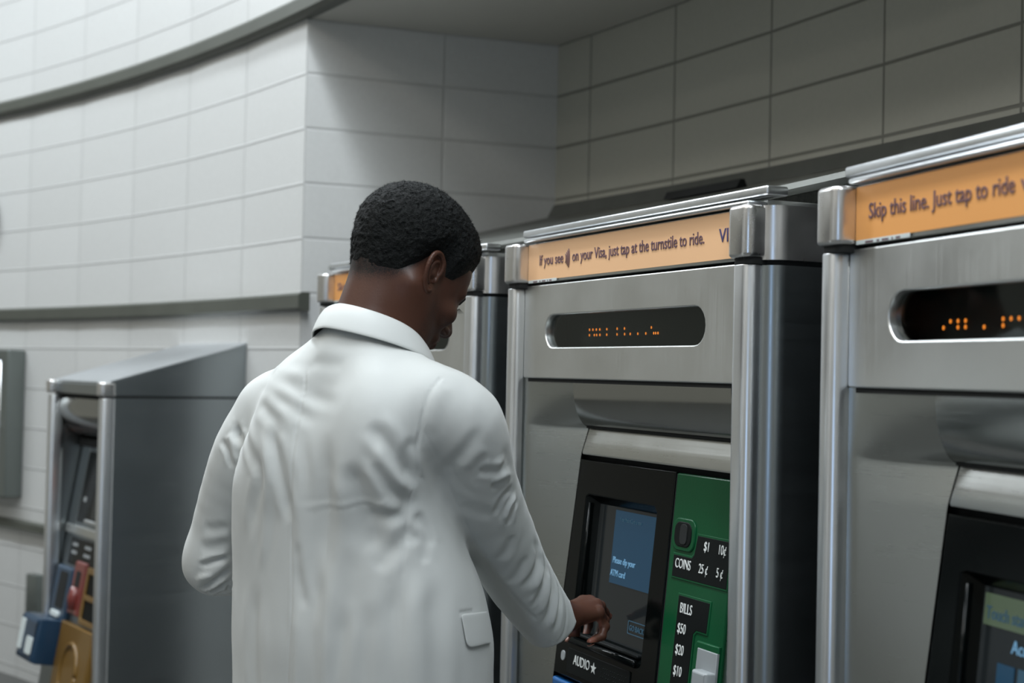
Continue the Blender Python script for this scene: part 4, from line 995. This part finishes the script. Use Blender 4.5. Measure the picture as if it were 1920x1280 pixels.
# ------ jacket
AX = [(-0.02, -0.285, 2.600, 0.130, 0.085), (-0.07, -0.290, 2.600, 0.185, 0.110), (-0.13, -0.300, 2.603, 0.215, 0.135), (-0.21, -0.313, 2.61, 0.226, 0.150), (-0.30, -0.303, 2.62, 0.240, 0.155),
      (-0.38, -0.282, 2.63, 0.258, 0.172), (-0.48, -0.270, 2.64, 0.268, 0.188), (-0.60, -0.268, 2.65, 0.268, 0.186), (-0.80, -0.262, 2.66, 0.280, 0.192), (-0.92, -0.262, 2.66, 0.282, 0.194)]
AXA = np.array(AX)[::-1]
HH = np.linspace(-0.98, 0.05, 400)
def sm_(col):
    y = np.interp(HH, AXA[:, 0], AXA[:, col]); k = np.exp(-np.linspace(-2.2, 2.2, 61)**2); k /= k.sum()
    return np.convolve(np.pad(y, 30, mode='edge'), k, 'valid')
TAB = [sm_(c) for c in (1, 2, 3, 4)]
def torso_sdf(p):
    h = p[:, 2]; cx, cy, a, b = [np.interp(h, HH, T_) for T_ in TAB]
    x = p[:, 0]-cx; y = p[:, 1]-cy; r = x*tr[0]+y*tr[1]; f = x*tf[0]+y*tf[1]
    n_ = 2.25
    k = ((np.abs(r)/a)**n_+(np.abs(f)/b)**n_)**(1/n_)
    g = np.sqrt((r/a**2)**2+(f/b**2)**2)/np.maximum(np.sqrt((r/a)**2+(f/b)**2), 1e-4)
    d = (k-1)/np.maximum(g, 1.0)
    d = smax(d, h+0.015, 0.06)
    return smax(d, -0.76-h, 0.01)
SRn = np.array(SR); SLn = np.array(SL)
slR = smooth_path([SRn+np.array([-0.035, -0.0, 0.0]), (-0.0890, 2.5050, -0.0980), (-0.0640, 2.5900, -0.2030), (-0.0190, 2.7000, -0.3150), (0.0330, 2.7900, -0.4190), (0.0860, 2.8600, -0.4990), (0.1230, 2.9100, -0.5590)], 3)
rsR = list(np.interp(np.linspace(0, 1, len(slR)), [0, .17, .35, .52, .68, .85], [0.064, 0.074, 0.073, 0.067, 0.059, 0.050]))
slL = smooth_path([SLn+np.array([0.03, 0.0, 0.0]), (-0.5100, 2.7900, -0.1710), (-0.5550, 2.8450, -0.2820), (-0.5890, 2.8850, -0.3960)], 3)
rsL = list(np.interp(np.linspace(0, 1, len(slL)), [0, .33, .66, 1], [0.066, 0.069, 0.064, 0.060]))
slF = [(-0.5890, 2.8850, -0.3960), (-0.50, 2.96, -0.425), LWR]
def jacket_base(p):
    d = torso_sdf(p)
    C7 = NB+np.array([-0.012, -0.020, -0.012])
    d = smin(d, sd_cone(p, C7, SRn+np.array([-0.03, 0.005, 0.012]), 0.066, 0.056), 0.07)
    d = smin(d, sd_cone(p, C7, SLn+np.array([0.028, -0.005, 0.010]), 0.070, 0.062), 0.07)
    for s_, S_ in ((1, SRn), (-1, SLn)):
        d = smin(d, sd_ell(p, C7+tr*s_*0.085-tf*0.055+np.array([0, 0, -0.135]), (0.085, 0.07, 0.11), np.array([tr, tf, [0, 0, 1]])), 0.07)    # shoulder blades
    R_ = sd_chain(p, slR, rsR, 0.02)
    L_ = smin(sd_chain(p, slL, rsL, 0.02), sd_chain(p, slF, [0.062, 0.055, 0.046], 0.02), 0.035)
    d = smin(d, R_, 0.032); d = smin(d, L_, 0.028)
    # cuffs cut square, hollow
    wr = np.array(rw); ax_ = np.array(slR[-1])-np.array(slR[-4]); ax_ = ax_/np.linalg.norm(ax_)
    ce = np.array(slR[-4])+ax_*0.012
    near = np.linalg.norm(p-ce.astype(f32), axis=1) < 0.14
    cut = (p-ce.astype(f32))@ax_.astype(f32)
    d = np.where(near, smax(d, cut, 0.006), d)
    hol = np.where(near, smax(sd_cone(p, ce-ax_*0.06, ce+ax_*0.06, 0.041, 0.0425), -(cut+0.05), 0.01), 9)
    d = np.where(near, smax(d, -hol, 0.004), d)
    lx = np.array(LWR)-np.array(slF[1]); lx = lx/np.linalg.norm(lx); le = np.array(LWR)-lx*0.01
    nl = np.linalg.norm(p-le.astype(f32), axis=1) < 0.12; cl = (p-le.astype(f32))@lx.astype(f32)
    d = np.where(nl, smax(d, cl, 0.006), d)
    # neck opening
    op = sd_cone(p, NB+np.array([0.02, 0.012, -0.02]), NB+np.array([0.035, 0.03, 0.14]), 0.070, 0.082)
    return smax(d, -op, 0.01)
JLO, JHI = (-0.76, 2.28, -0.93), (0.24, 3.16, 0.16)
jv, jf = surface(jacket_base, JLO, JHI, 0.0042)
jn = vnormals(jv, jf)
FOLDS = [
 (0.0028, -0.0016, [(-0.362, 2.505, -0.000), (-0.366, 2.484, -0.057), (-0.373, 2.473, -0.105), (-0.377, 2.469, -0.193), (-0.378, 2.482, -0.299), (-0.374, 2.484, -0.404), (-0.376, 2.485, -0.457), (-0.381, 2.497, -0.552), (-0.381, 2.502, -0.610), (-0.379, 2.503, -0.666)]),
 (0.0028, -0.001, [(-0.162, 2.425, -0.192), (-0.174, 2.430, -0.261), (-0.179, 2.419, -0.346), (-0.177, 2.413, -0.413), (-0.171, 2.415, -0.530), (-0.170, 2.420, -0.586), (-0.169, 2.421, -0.640)]),
 (0.003, -0.0018, [(-0.118, 2.432, -0.009), (-0.137, 2.409, -0.036), (-0.147, 2.402, -0.068), (-0.152, 2.405, -0.097), (-0.158, 2.410, -0.132), (-0.155, 2.425, -0.169), (-0.149, 2.441, -0.191)]),
 (0.012, 0.0016, [(-0.106, 2.430, -0.018), (-0.123, 2.410, -0.045), (-0.133, 2.405, -0.077), (-0.139, 2.412, -0.109)]),
 (0.012, -0.005, [(-0.166, 2.400, -0.109), (-0.169, 2.401, -0.141), (-0.166, 2.414, -0.173), (-0.159, 2.431, -0.202)]),
 (0.0028, -0.0012, [(-0.151, 2.405, -0.097), (-0.124, 2.440, -0.147), (-0.098, 2.498, -0.215), (-0.065, 2.569, -0.293), (-0.026, 2.655, -0.371), (0.016, 2.709, -0.429), (0.064, 2.766, -0.483)]),
 (0.009, -0.0012, [(-0.356, 2.505, 0.011), (-0.285, 2.452, 0.007)]),
 (0.009, -0.001, [(-0.358, 2.544, 0.051), (-0.299, 2.476, 0.045), (-0.242, 2.469, 0.044)]),
 (0.011, -0.002, [(-0.471, 2.724, -0.010), (-0.387, 2.505, -0.033), (-0.332, 2.466, -0.053), (-0.279, 2.408, -0.064)]),
 (0.01, -0.0022, [(-0.473, 2.681, -0.034), (-0.403, 2.504, -0.060), (-0.360, 2.472, -0.084), (-0.328, 2.444, -0.101)]),
 (0.01, 0.001, [(-0.411, 2.547, -0.006), (-0.366, 2.502, -0.012), (-0.293, 2.443, -0.019)]),
 (0.012, -0.003, [(-0.451, 2.563, -0.062), (-0.416, 2.501, -0.096), (-0.396, 2.481, -0.132)]),
 (0.012, -0.006, [(-0.427, 2.510, -0.096), (-0.412, 2.490, -0.151), (-0.392, 2.481, -0.225), (-0.383, 2.483, -0.276)]),
 (0.013, -0.0042, [(-0.482, 2.663, -0.092), (-0.449, 2.523, -0.178), (-0.456, 2.543, -0.251), (-0.468, 2.566, -0.322)]),
 (0.012, 0.0035, [(-0.441, 2.522, -0.106), (-0.428, 2.502, -0.181), (-0.431, 2.522, -0.277), (-0.441, 2.540, -0.374)]),
 (0.014, 0.004, [(-0.384, 2.477, -0.113), (-0.365, 2.463, -0.195), (-0.362, 2.470, -0.288), (-0.362, 2.475, -0.381)]),
 (0.01, -0.003, [(-0.364, 2.472, -0.298), (-0.361, 2.473, -0.363), (-0.349, 2.466, -0.426)]),
 (0.018, -0.0055, [(-0.309, 2.424, -0.102), (-0.313, 2.426, -0.191), (-0.320, 2.446, -0.294), (-0.329, 2.453, -0.396), (-0.335, 2.457, -0.452)]),
 (0.016, 0.0035, [(-0.285, 2.400, -0.143), (-0.283, 2.423, -0.245), (-0.289, 2.434, -0.355), (-0.294, 2.435, -0.456)]),
 (0.022, -0.0075, [(-0.275, 2.396, -0.154), (-0.254, 2.399, -0.201), (-0.234, 2.418, -0.266), (-0.216, 2.418, -0.329)]),
 (0.018, 0.0035, [(-0.247, 2.384, -0.142), (-0.224, 2.394, -0.196), (-0.198, 2.422, -0.270), (-0.188, 2.421, -0.315)]),
 (0.014, -0.004, [(-0.268, 2.425, -0.399), (-0.281, 2.429, -0.464), (-0.291, 2.438, -0.529), (-0.290, 2.444, -0.595), (-0.289, 2.446, -0.650)]),
 (0.006, 0.0007, [(-0.365, 2.467, -0.243), (-0.293, 2.424, -0.233), (-0.247, 2.407, -0.228), (-0.203, 2.412, -0.229)]),
 (0.004, -0.0006, [(-0.342, 2.454, -0.244), (-0.293, 2.425, -0.238), (-0.248, 2.409, -0.233), (-0.211, 2.411, -0.234)]),
 (0.018, -0.004, [(-0.450, 2.551, -0.385), (-0.455, 2.557, -0.463), (-0.452, 2.562, -0.550), (-0.451, 2.568, -0.628), (-0.450, 2.569, -0.685)]),
 (0.02, -0.004, [(-0.226, 2.416, -0.388), (-0.234, 2.415, -0.451), (-0.233, 2.418, -0.524), (-0.232, 2.424, -0.588), (-0.231, 2.426, -0.643)]),
 (0.02, -0.004, [(-0.120, 2.443, -0.353), (-0.126, 2.425, -0.432), (-0.120, 2.428, -0.523), (-0.118, 2.433, -0.588), (-0.117, 2.434, -0.643)]),
 (0.013, -0.006, [(-0.240, 2.385, -0.088), (-0.207, 2.382, -0.123), (-0.180, 2.399, -0.164), (-0.163, 2.423, -0.192)]),
 (0.01, -0.0045, [(-0.229, 2.383, -0.152), (-0.204, 2.398, -0.197), (-0.178, 2.421, -0.222), (-0.166, 2.432, -0.227)]),
 (0.012, 0.004, [(-0.229, 2.381, -0.123), (-0.198, 2.392, -0.172), (-0.172, 2.420, -0.206)]),
 (0.01, 0.003, [(-0.229, 2.405, -0.224), (-0.203, 2.414, -0.235), (-0.176, 2.424, -0.229)]),
 (0.009, -0.0035, [(-0.163, 2.436, -0.243), (-0.145, 2.447, -0.267), (-0.129, 2.451, -0.308)]),
 (0.01, -0.003, [(-0.167, 2.432, -0.280), (-0.148, 2.439, -0.298), (-0.138, 2.436, -0.334)]),
 (0.006, -0.0042, [(-0.557, 2.737, -0.140), (-0.540, 2.720, -0.165), (-0.532, 2.724, -0.198)]),
 (0.008, 0.0035, [(-0.539, 2.722, -0.128), (-0.529, 2.713, -0.151), (-0.522, 2.716, -0.187)]),
 (0.01, -0.007, [(-0.517, 2.706, -0.105), (-0.520, 2.707, -0.128), (-0.507, 2.636, -0.186)]),
 (0.01, -0.003, [(-0.528, 2.714, -0.116), (-0.523, 2.709, -0.126), (-0.521, 2.708, -0.141)]),
 (0.006, 0.0025, [(-0.622, 2.834, -0.431), (-0.599, 2.820, -0.420), (-0.580, 2.816, -0.411)]),
 (0.007, -0.0048, [(0.008, 2.557, -0.206), (-0.006, 2.538, -0.217), (-0.017, 2.537, -0.236), (-0.024, 2.549, -0.259)]),
 (0.007, 0.0045, [(0.012, 2.572, -0.219), (0.002, 2.560, -0.238), (-0.007, 2.567, -0.268)]),
 (0.007, -0.0045, [(0.014, 2.579, -0.230), (0.005, 2.569, -0.248), (-0.001, 2.582, -0.279)]),
 (0.008, -0.004, [(-0.007, 2.507, -0.161), (-0.019, 2.493, -0.169), (-0.037, 2.478, -0.172), (-0.056, 2.465, -0.170)]),
 (0.008, 0.004, [(0.000, 2.531, -0.178), (-0.014, 2.510, -0.186), (-0.032, 2.494, -0.192)]),
 (0.007, -0.004, [(-0.003, 2.527, -0.182), (-0.021, 2.507, -0.196), (-0.034, 2.502, -0.205)]),
 (0.012, 0.004, [(-0.028, 2.472, -0.151), (-0.014, 2.501, -0.172), (0.001, 2.539, -0.198)]),
 (0.01, -0.0025, [(-0.047, 2.437, -0.095), (-0.069, 2.431, -0.122), (-0.102, 2.454, -0.161), (-0.116, 2.472, -0.181)]),
 (0.01, 0.0025, [(-0.038, 2.452, -0.127), (-0.060, 2.447, -0.146), (-0.079, 2.460, -0.170)]),
 (0.008, -0.002, [(-0.106, 2.446, -0.151), (-0.083, 2.481, -0.195), (-0.060, 2.502, -0.220)]),
 (0.012, -0.0025, [(-0.079, 2.510, -0.230), (-0.051, 2.529, -0.250), (-0.022, 2.540, -0.246)]),
 (0.008, -0.004, [(0.048, 2.672, -0.310), (0.058, 2.695, -0.343), (0.052, 2.695, -0.377), (0.025, 2.696, -0.410)]),
 (0.008, 0.0035, [(0.057, 2.695, -0.325), (0.068, 2.718, -0.358), (0.063, 2.713, -0.393), (0.041, 2.712, -0.424)]),
 (0.007, -0.0042, [(0.068, 2.720, -0.353), (0.073, 2.727, -0.385), (0.066, 2.728, -0.421), (0.047, 2.738, -0.455)]),
 (0.007, 0.0035, [(0.077, 2.738, -0.373), (0.082, 2.744, -0.407), (0.075, 2.747, -0.444), (0.061, 2.755, -0.471)]),
 (0.006, -0.004, [(0.082, 2.747, -0.384), (0.089, 2.757, -0.419), (0.086, 2.762, -0.457), (0.072, 2.774, -0.490)]),
 (0.006, 0.0032, [(0.091, 2.768, -0.397), (0.098, 2.773, -0.432), (0.095, 2.776, -0.469), (0.083, 2.787, -0.502)]),
 (0.006, -0.0036, [(0.098, 2.785, -0.408), (0.105, 2.785, -0.439), (0.103, 2.785, -0.470), (0.096, 2.798, -0.509)]),
 (0.01, -0.003, [(0.034, 2.657, -0.341), (0.024, 2.667, -0.372), (-0.000, 2.682, -0.400)]),
 (0.01, -0.003, [(0.008, 2.602, -0.295), (-0.002, 2.618, -0.327), (-0.021, 2.630, -0.348)]),
 (0.003, -0.0012, [(0.114, 2.808, -0.440), (0.119, 2.806, -0.468), (0.116, 2.809, -0.506), (0.104, 2.816, -0.531)]),
 (0.003, -0.0022, [(-0.082, 2.460, -0.418), (-0.057, 2.492, -0.420)]),
 (0.013, -0.0035, [(-0.155, 2.439, -0.211), (-0.185, 2.422, -0.238), (-0.216, 2.414, -0.247), (-0.248, 2.413, -0.243)]),
 (0.013, -0.004, [(-0.160, 2.437, -0.266), (-0.184, 2.425, -0.293), (-0.208, 2.419, -0.320), (-0.232, 2.419, -0.343)]),
 (0.016, 0.004, [(-0.324, 2.447, -0.285), (-0.310, 2.443, -0.394), (-0.303, 2.442, -0.503), (-0.299, 2.451, -0.633)]),
 (0.014, 0.0035, [(-0.366, 2.478, -0.401), (-0.362, 2.475, -0.474), (-0.363, 2.485, -0.569), (-0.362, 2.490, -0.653)]),
 (0.016, -0.004, [(-0.191, 2.417, -0.351), (-0.194, 2.412, -0.422), (-0.196, 2.414, -0.522), (-0.196, 2.421, -0.623)]),
 (0.018, 0.0035, [(-0.151, 2.429, -0.334), (-0.149, 2.418, -0.413), (-0.142, 2.420, -0.522), (-0.136, 2.428, -0.623)]),
 (0.0055, -0.0065, [(-0.613, 2.817, -0.398), (-0.594, 2.810, -0.391), (-0.576, 2.808, -0.384), (-0.547, 2.813, -0.377)]),
 (0.0055, -0.008, [(-0.615, 2.846, -0.447), (-0.595, 2.829, -0.437), (-0.575, 2.821, -0.422), (-0.558, 2.821, -0.409), (-0.546, 2.824, -0.401)]),
 (0.005, -0.0075, [(-0.607, 2.857, -0.457), (-0.587, 2.841, -0.450), (-0.566, 2.834, -0.438), (-0.549, 2.835, -0.424)]),
 (0.005, -0.006, [(-0.593, 2.864, -0.462), (-0.572, 2.849, -0.453), (-0.557, 2.844, -0.442), (-0.512, 2.656, -0.406)]),
 (0.007, 0.0035, [(-0.619, 2.829, -0.424), (-0.593, 2.817, -0.414), (-0.569, 2.813, -0.398), (-0.547, 2.817, -0.388)]),
 (0.01, -0.0025, [(-0.602, 2.799, -0.315), (-0.579, 2.789, -0.321), (-0.544, 2.783, -0.312)]),
 (0.01, -0.0025, [(-0.613, 2.812, -0.359), (-0.581, 2.801, -0.358), (-0.545, 2.798, -0.342)]),
]
def fold_field(v, n):
    D = np.zeros(len(v))
    for w_, a_, pts in FOLDS:
        P_ = smooth_path(pts, 4); A_ = np.array(P_); m = ((v > A_.min(0)-4*w_) & (v < A_.max(0)+4*w_)).all(1)
        if not m.any(): continue
        d, t = seg_dist(v[m], P_)
        ends = np.clip(np.minimum(t, 1-t)/0.22, 0, 1) if w_ > 0.0031 else np.clip(np.minimum(t, 1-t)/0.03, 0, 1)
        ends = ends*ends*(3-2*ends)
        prof = np.exp(-(d/w_)**2)-0.28*np.exp(-((d-1.9*w_)/(0.8*w_))**2)
        D[m] += 1.1*a_*prof*ends
    D += 0.0022*noise3(v*np.array([16, 16, 5.0]), 11)+0.0009*noise3(v*np.array([38, 38, 16.0]), 13)
    return D
jv = jv+jn*fold_field(jv, jn)[:, None]

cloth, nt, b_ = nmat('pale_suiting'); b_.inputs['Base Color'].default_value = (0.57, 0.59, 0.58, 1); b_.inputs['Roughness'].default_value = 0.72
b_.inputs['Sheen Weight'].default_value = 0.15
tcn = nt.nodes.new('ShaderNodeTexCoord'); nz = nt.nodes.new('ShaderNodeTexNoise'); nz.inputs['Scale'].default_value = 900; nz.inputs['Detail'].default_value = 2
nt.links.new(tcn.outputs['Object'], nz.inputs['Vector']); bb = nt.nodes.new('ShaderNodeBump'); bb.inputs['Strength'].default_value = 0.12; bb.inputs['Distance'].default_value = 0.0008
nt.links.new(nz.outputs['Fac'], bb.inputs['Height']); nt.links.new(bb.outputs[0], b_.inputs['Normal'])
jacket = np_mesh('jacket', to_local(jv), jf, cloth, man)
# collar: stand and fall, a folded band round the neck
def collar_pt(ph, k):
    """ph: angle from the nape (deg), k: 0 inner foot, 1 fold, 2 outer edge"""
    a = rad(ph); d_ = -tf*math.cos(a)+tr*math.sin(a); w_ = abs(ph)/140
    base = NB+np.array([0.004, 0.004, 0])
    top = 0.116-0.070*w_**1.5
    if k <= 1:
        r_ = 0.073+0.006*k+0.012*w_; z_ = top-0.040*(1-k)
    else:
        t_ = k-1; lf_ = 1.0 if ph > 0 else max(0.62, 1+ph/110); r_ = 0.079+0.012*w_+(0.038-0.004*w_)*t_**0.85*lf_; z_ = top-(0.045+0.012*w_)*(0.9+0.1*lf_)*t_-0.006*math.sin(math.pi*t_)*-1
    p_ = base+d_*r_; return np.array([p_[0], p_[1], z_+0.0])
ks = [0, .35, .7, .9, 1.0, 1.06, 1.15, 1.35, 1.6, 1.85, 2.0]
phs = list(range(-140, 141, 5)); V = []; F = []
for ph_ in phs:
    for k_ in ks: V.append(to_local(collar_pt(ph_, k_)))
K_ = len(ks)
for i in range(len(phs)-1):
    for j in range(K_-1): F.append((i*K_+j, i*K_+j+1, (i+1)*K_+j+1, (i+1)*K_+j))
col_ = pydata('collar', V, F, cloth, man, True); md = col_.modifiers.new('thickness', 'SOLIDIFY'); md.thickness = 0.0035; md.offset = 0
md = col_.modifiers.new('soft', 'SUBSURF'); md.levels = 1; md.render_levels = 1
FLAP = [(-0.0783, 2.4577, -0.4196), (-0.0695, 2.4680, -0.4201), (-0.0608, 2.4794, -0.4209), (-0.0519, 2.4928, -0.4219), (-0.0429, 2.5099, -0.4236), (-0.0340, 2.5361, -0.4267), (-0.0340, 2.5361, -0.4267), (-0.0762, 2.4582, -0.4296), (-0.0676, 2.4682, -0.4301), (-0.0590, 2.4795, -0.4306), (-0.0502, 2.4926, -0.4315), (-0.0415, 2.5092, -0.4330), (-0.0327, 2.5337, -0.4356), (-0.0327, 2.5337, -0.4356), (-0.0742, 2.4586, -0.4397), (-0.0657, 2.4686, -0.4399), (-0.0572, 2.4797, -0.4404), (-0.0486, 2.4926, -0.4412), (-0.0400, 2.5088, -0.4424), (-0.0313, 2.5319, -0.4447), (-0.0313, 2.5319, -0.4447), (-0.0721, 2.4593, -0.4498), (-0.0638, 2.4691, -0.4499), (-0.0554, 2.4800, -0.4501), (-0.0470, 2.4927, -0.4507), (-0.0385, 2.5085, -0.4518), (-0.0300, 2.5305, -0.4539), (-0.0300, 2.5305, -0.4539), (-0.0700, 2.4600, -0.4599), (-0.0619, 2.4698, -0.4598), (-0.0537, 2.4807, -0.4600), (-0.0454, 2.4931, -0.4603), (-0.0371, 2.5086, -0.4612), (-0.0287, 2.5300, -0.4632), (-0.0287, 2.5300, -0.4632), (-0.0680, 2.4612, -0.4702), (-0.0600, 2.4708, -0.4699), (-0.0520, 2.4815, -0.4699), (-0.0438, 2.4938, -0.4702), (-0.0356, 2.5091, -0.4708), (-0.0274, 2.5301, -0.4726), (-0.0274, 2.5301, -0.4726), (-0.0632, 2.4661, -0.4773), (-0.0581, 2.4723, -0.4801), (-0.0501, 2.4829, -0.4799), (-0.0422, 2.4950, -0.4800), (-0.0342, 2.5101, -0.4806), (-0.0261, 2.5310, -0.4821), (-0.0261, 2.5310, -0.4821)]
fl_ = pydata('pocket_flap', [to_local(q) for q in FLAP], [(r*7+c_, r*7+c_+1, r*7+c_+8, r*7+c_+7) for r in range(6) for c_ in range(6)], cloth, jacket, True)
md = fl_.modifiers.new('thickness', 'SOLIDIFY'); md.thickness = 0.003; md.offset = 0
md = fl_.modifiers.new('soft', 'SUBSURF'); md.levels = 2; md.render_levels = 2

# trousers and shoes (below the picture)
tv_, tfc = surface(lambda p: smax(smin(legs(p, 0.012), sd_ell(p, HIPC+np.array([0, 0, -0.02]), (0.175, 0.125, 0.14), np.array([tr, tf, [0, 0, 1]])), 0.06), -ZC+0.06-p[:, 2], 0.01), (-0.75, 2.2, -ZC), (0.25, 3.1, -0.45), 0.010)
np_mesh('trousers', to_local(tv_), tfc, cloth, man)
shoe = mat('brown_leather', (0.06, 0.03, 0.018), 0.3, coat=0.3)
for s_, fo in ((0, 0.03), (1, -0.05)):
    o_ = FT[s_]+tf*fo
    A3 = np.array([tr, tf, [0, 0, 1]])
    def sfn(p, o_=o_):
        b0 = np.array([o_[0], o_[1], -ZC])
        d = sd_ell(p, b0+tf*0.02+np.array([0, 0, 0.045]), (0.048, 0.11, 0.055), A3); d = smin(d, sd_ell(p, b0+tf*0.13+np.array([0, 0, 0.035]), (0.048, 0.085, 0.036), A3), 0.04)
        d = smin(d, sd_cone(p, b0-tf*0.02+np.array([0, 0, 0.06]), b0-tf*0.02+np.array([0, 0, 0.10]), 0.05, 0.045), 0.03)
        return smax(d, -ZC+0.002-p[:, 2], 0.004)
    sv_, sf2 = surface(sfn, (o_[0]-0.3, o_[1]-0.3, -ZC-0.02), (o_[0]+0.3, o_[1]+0.3, -ZC+0.2), 0.005)
    np_mesh('shoe', to_local(sv_), sf2, shoe, man)
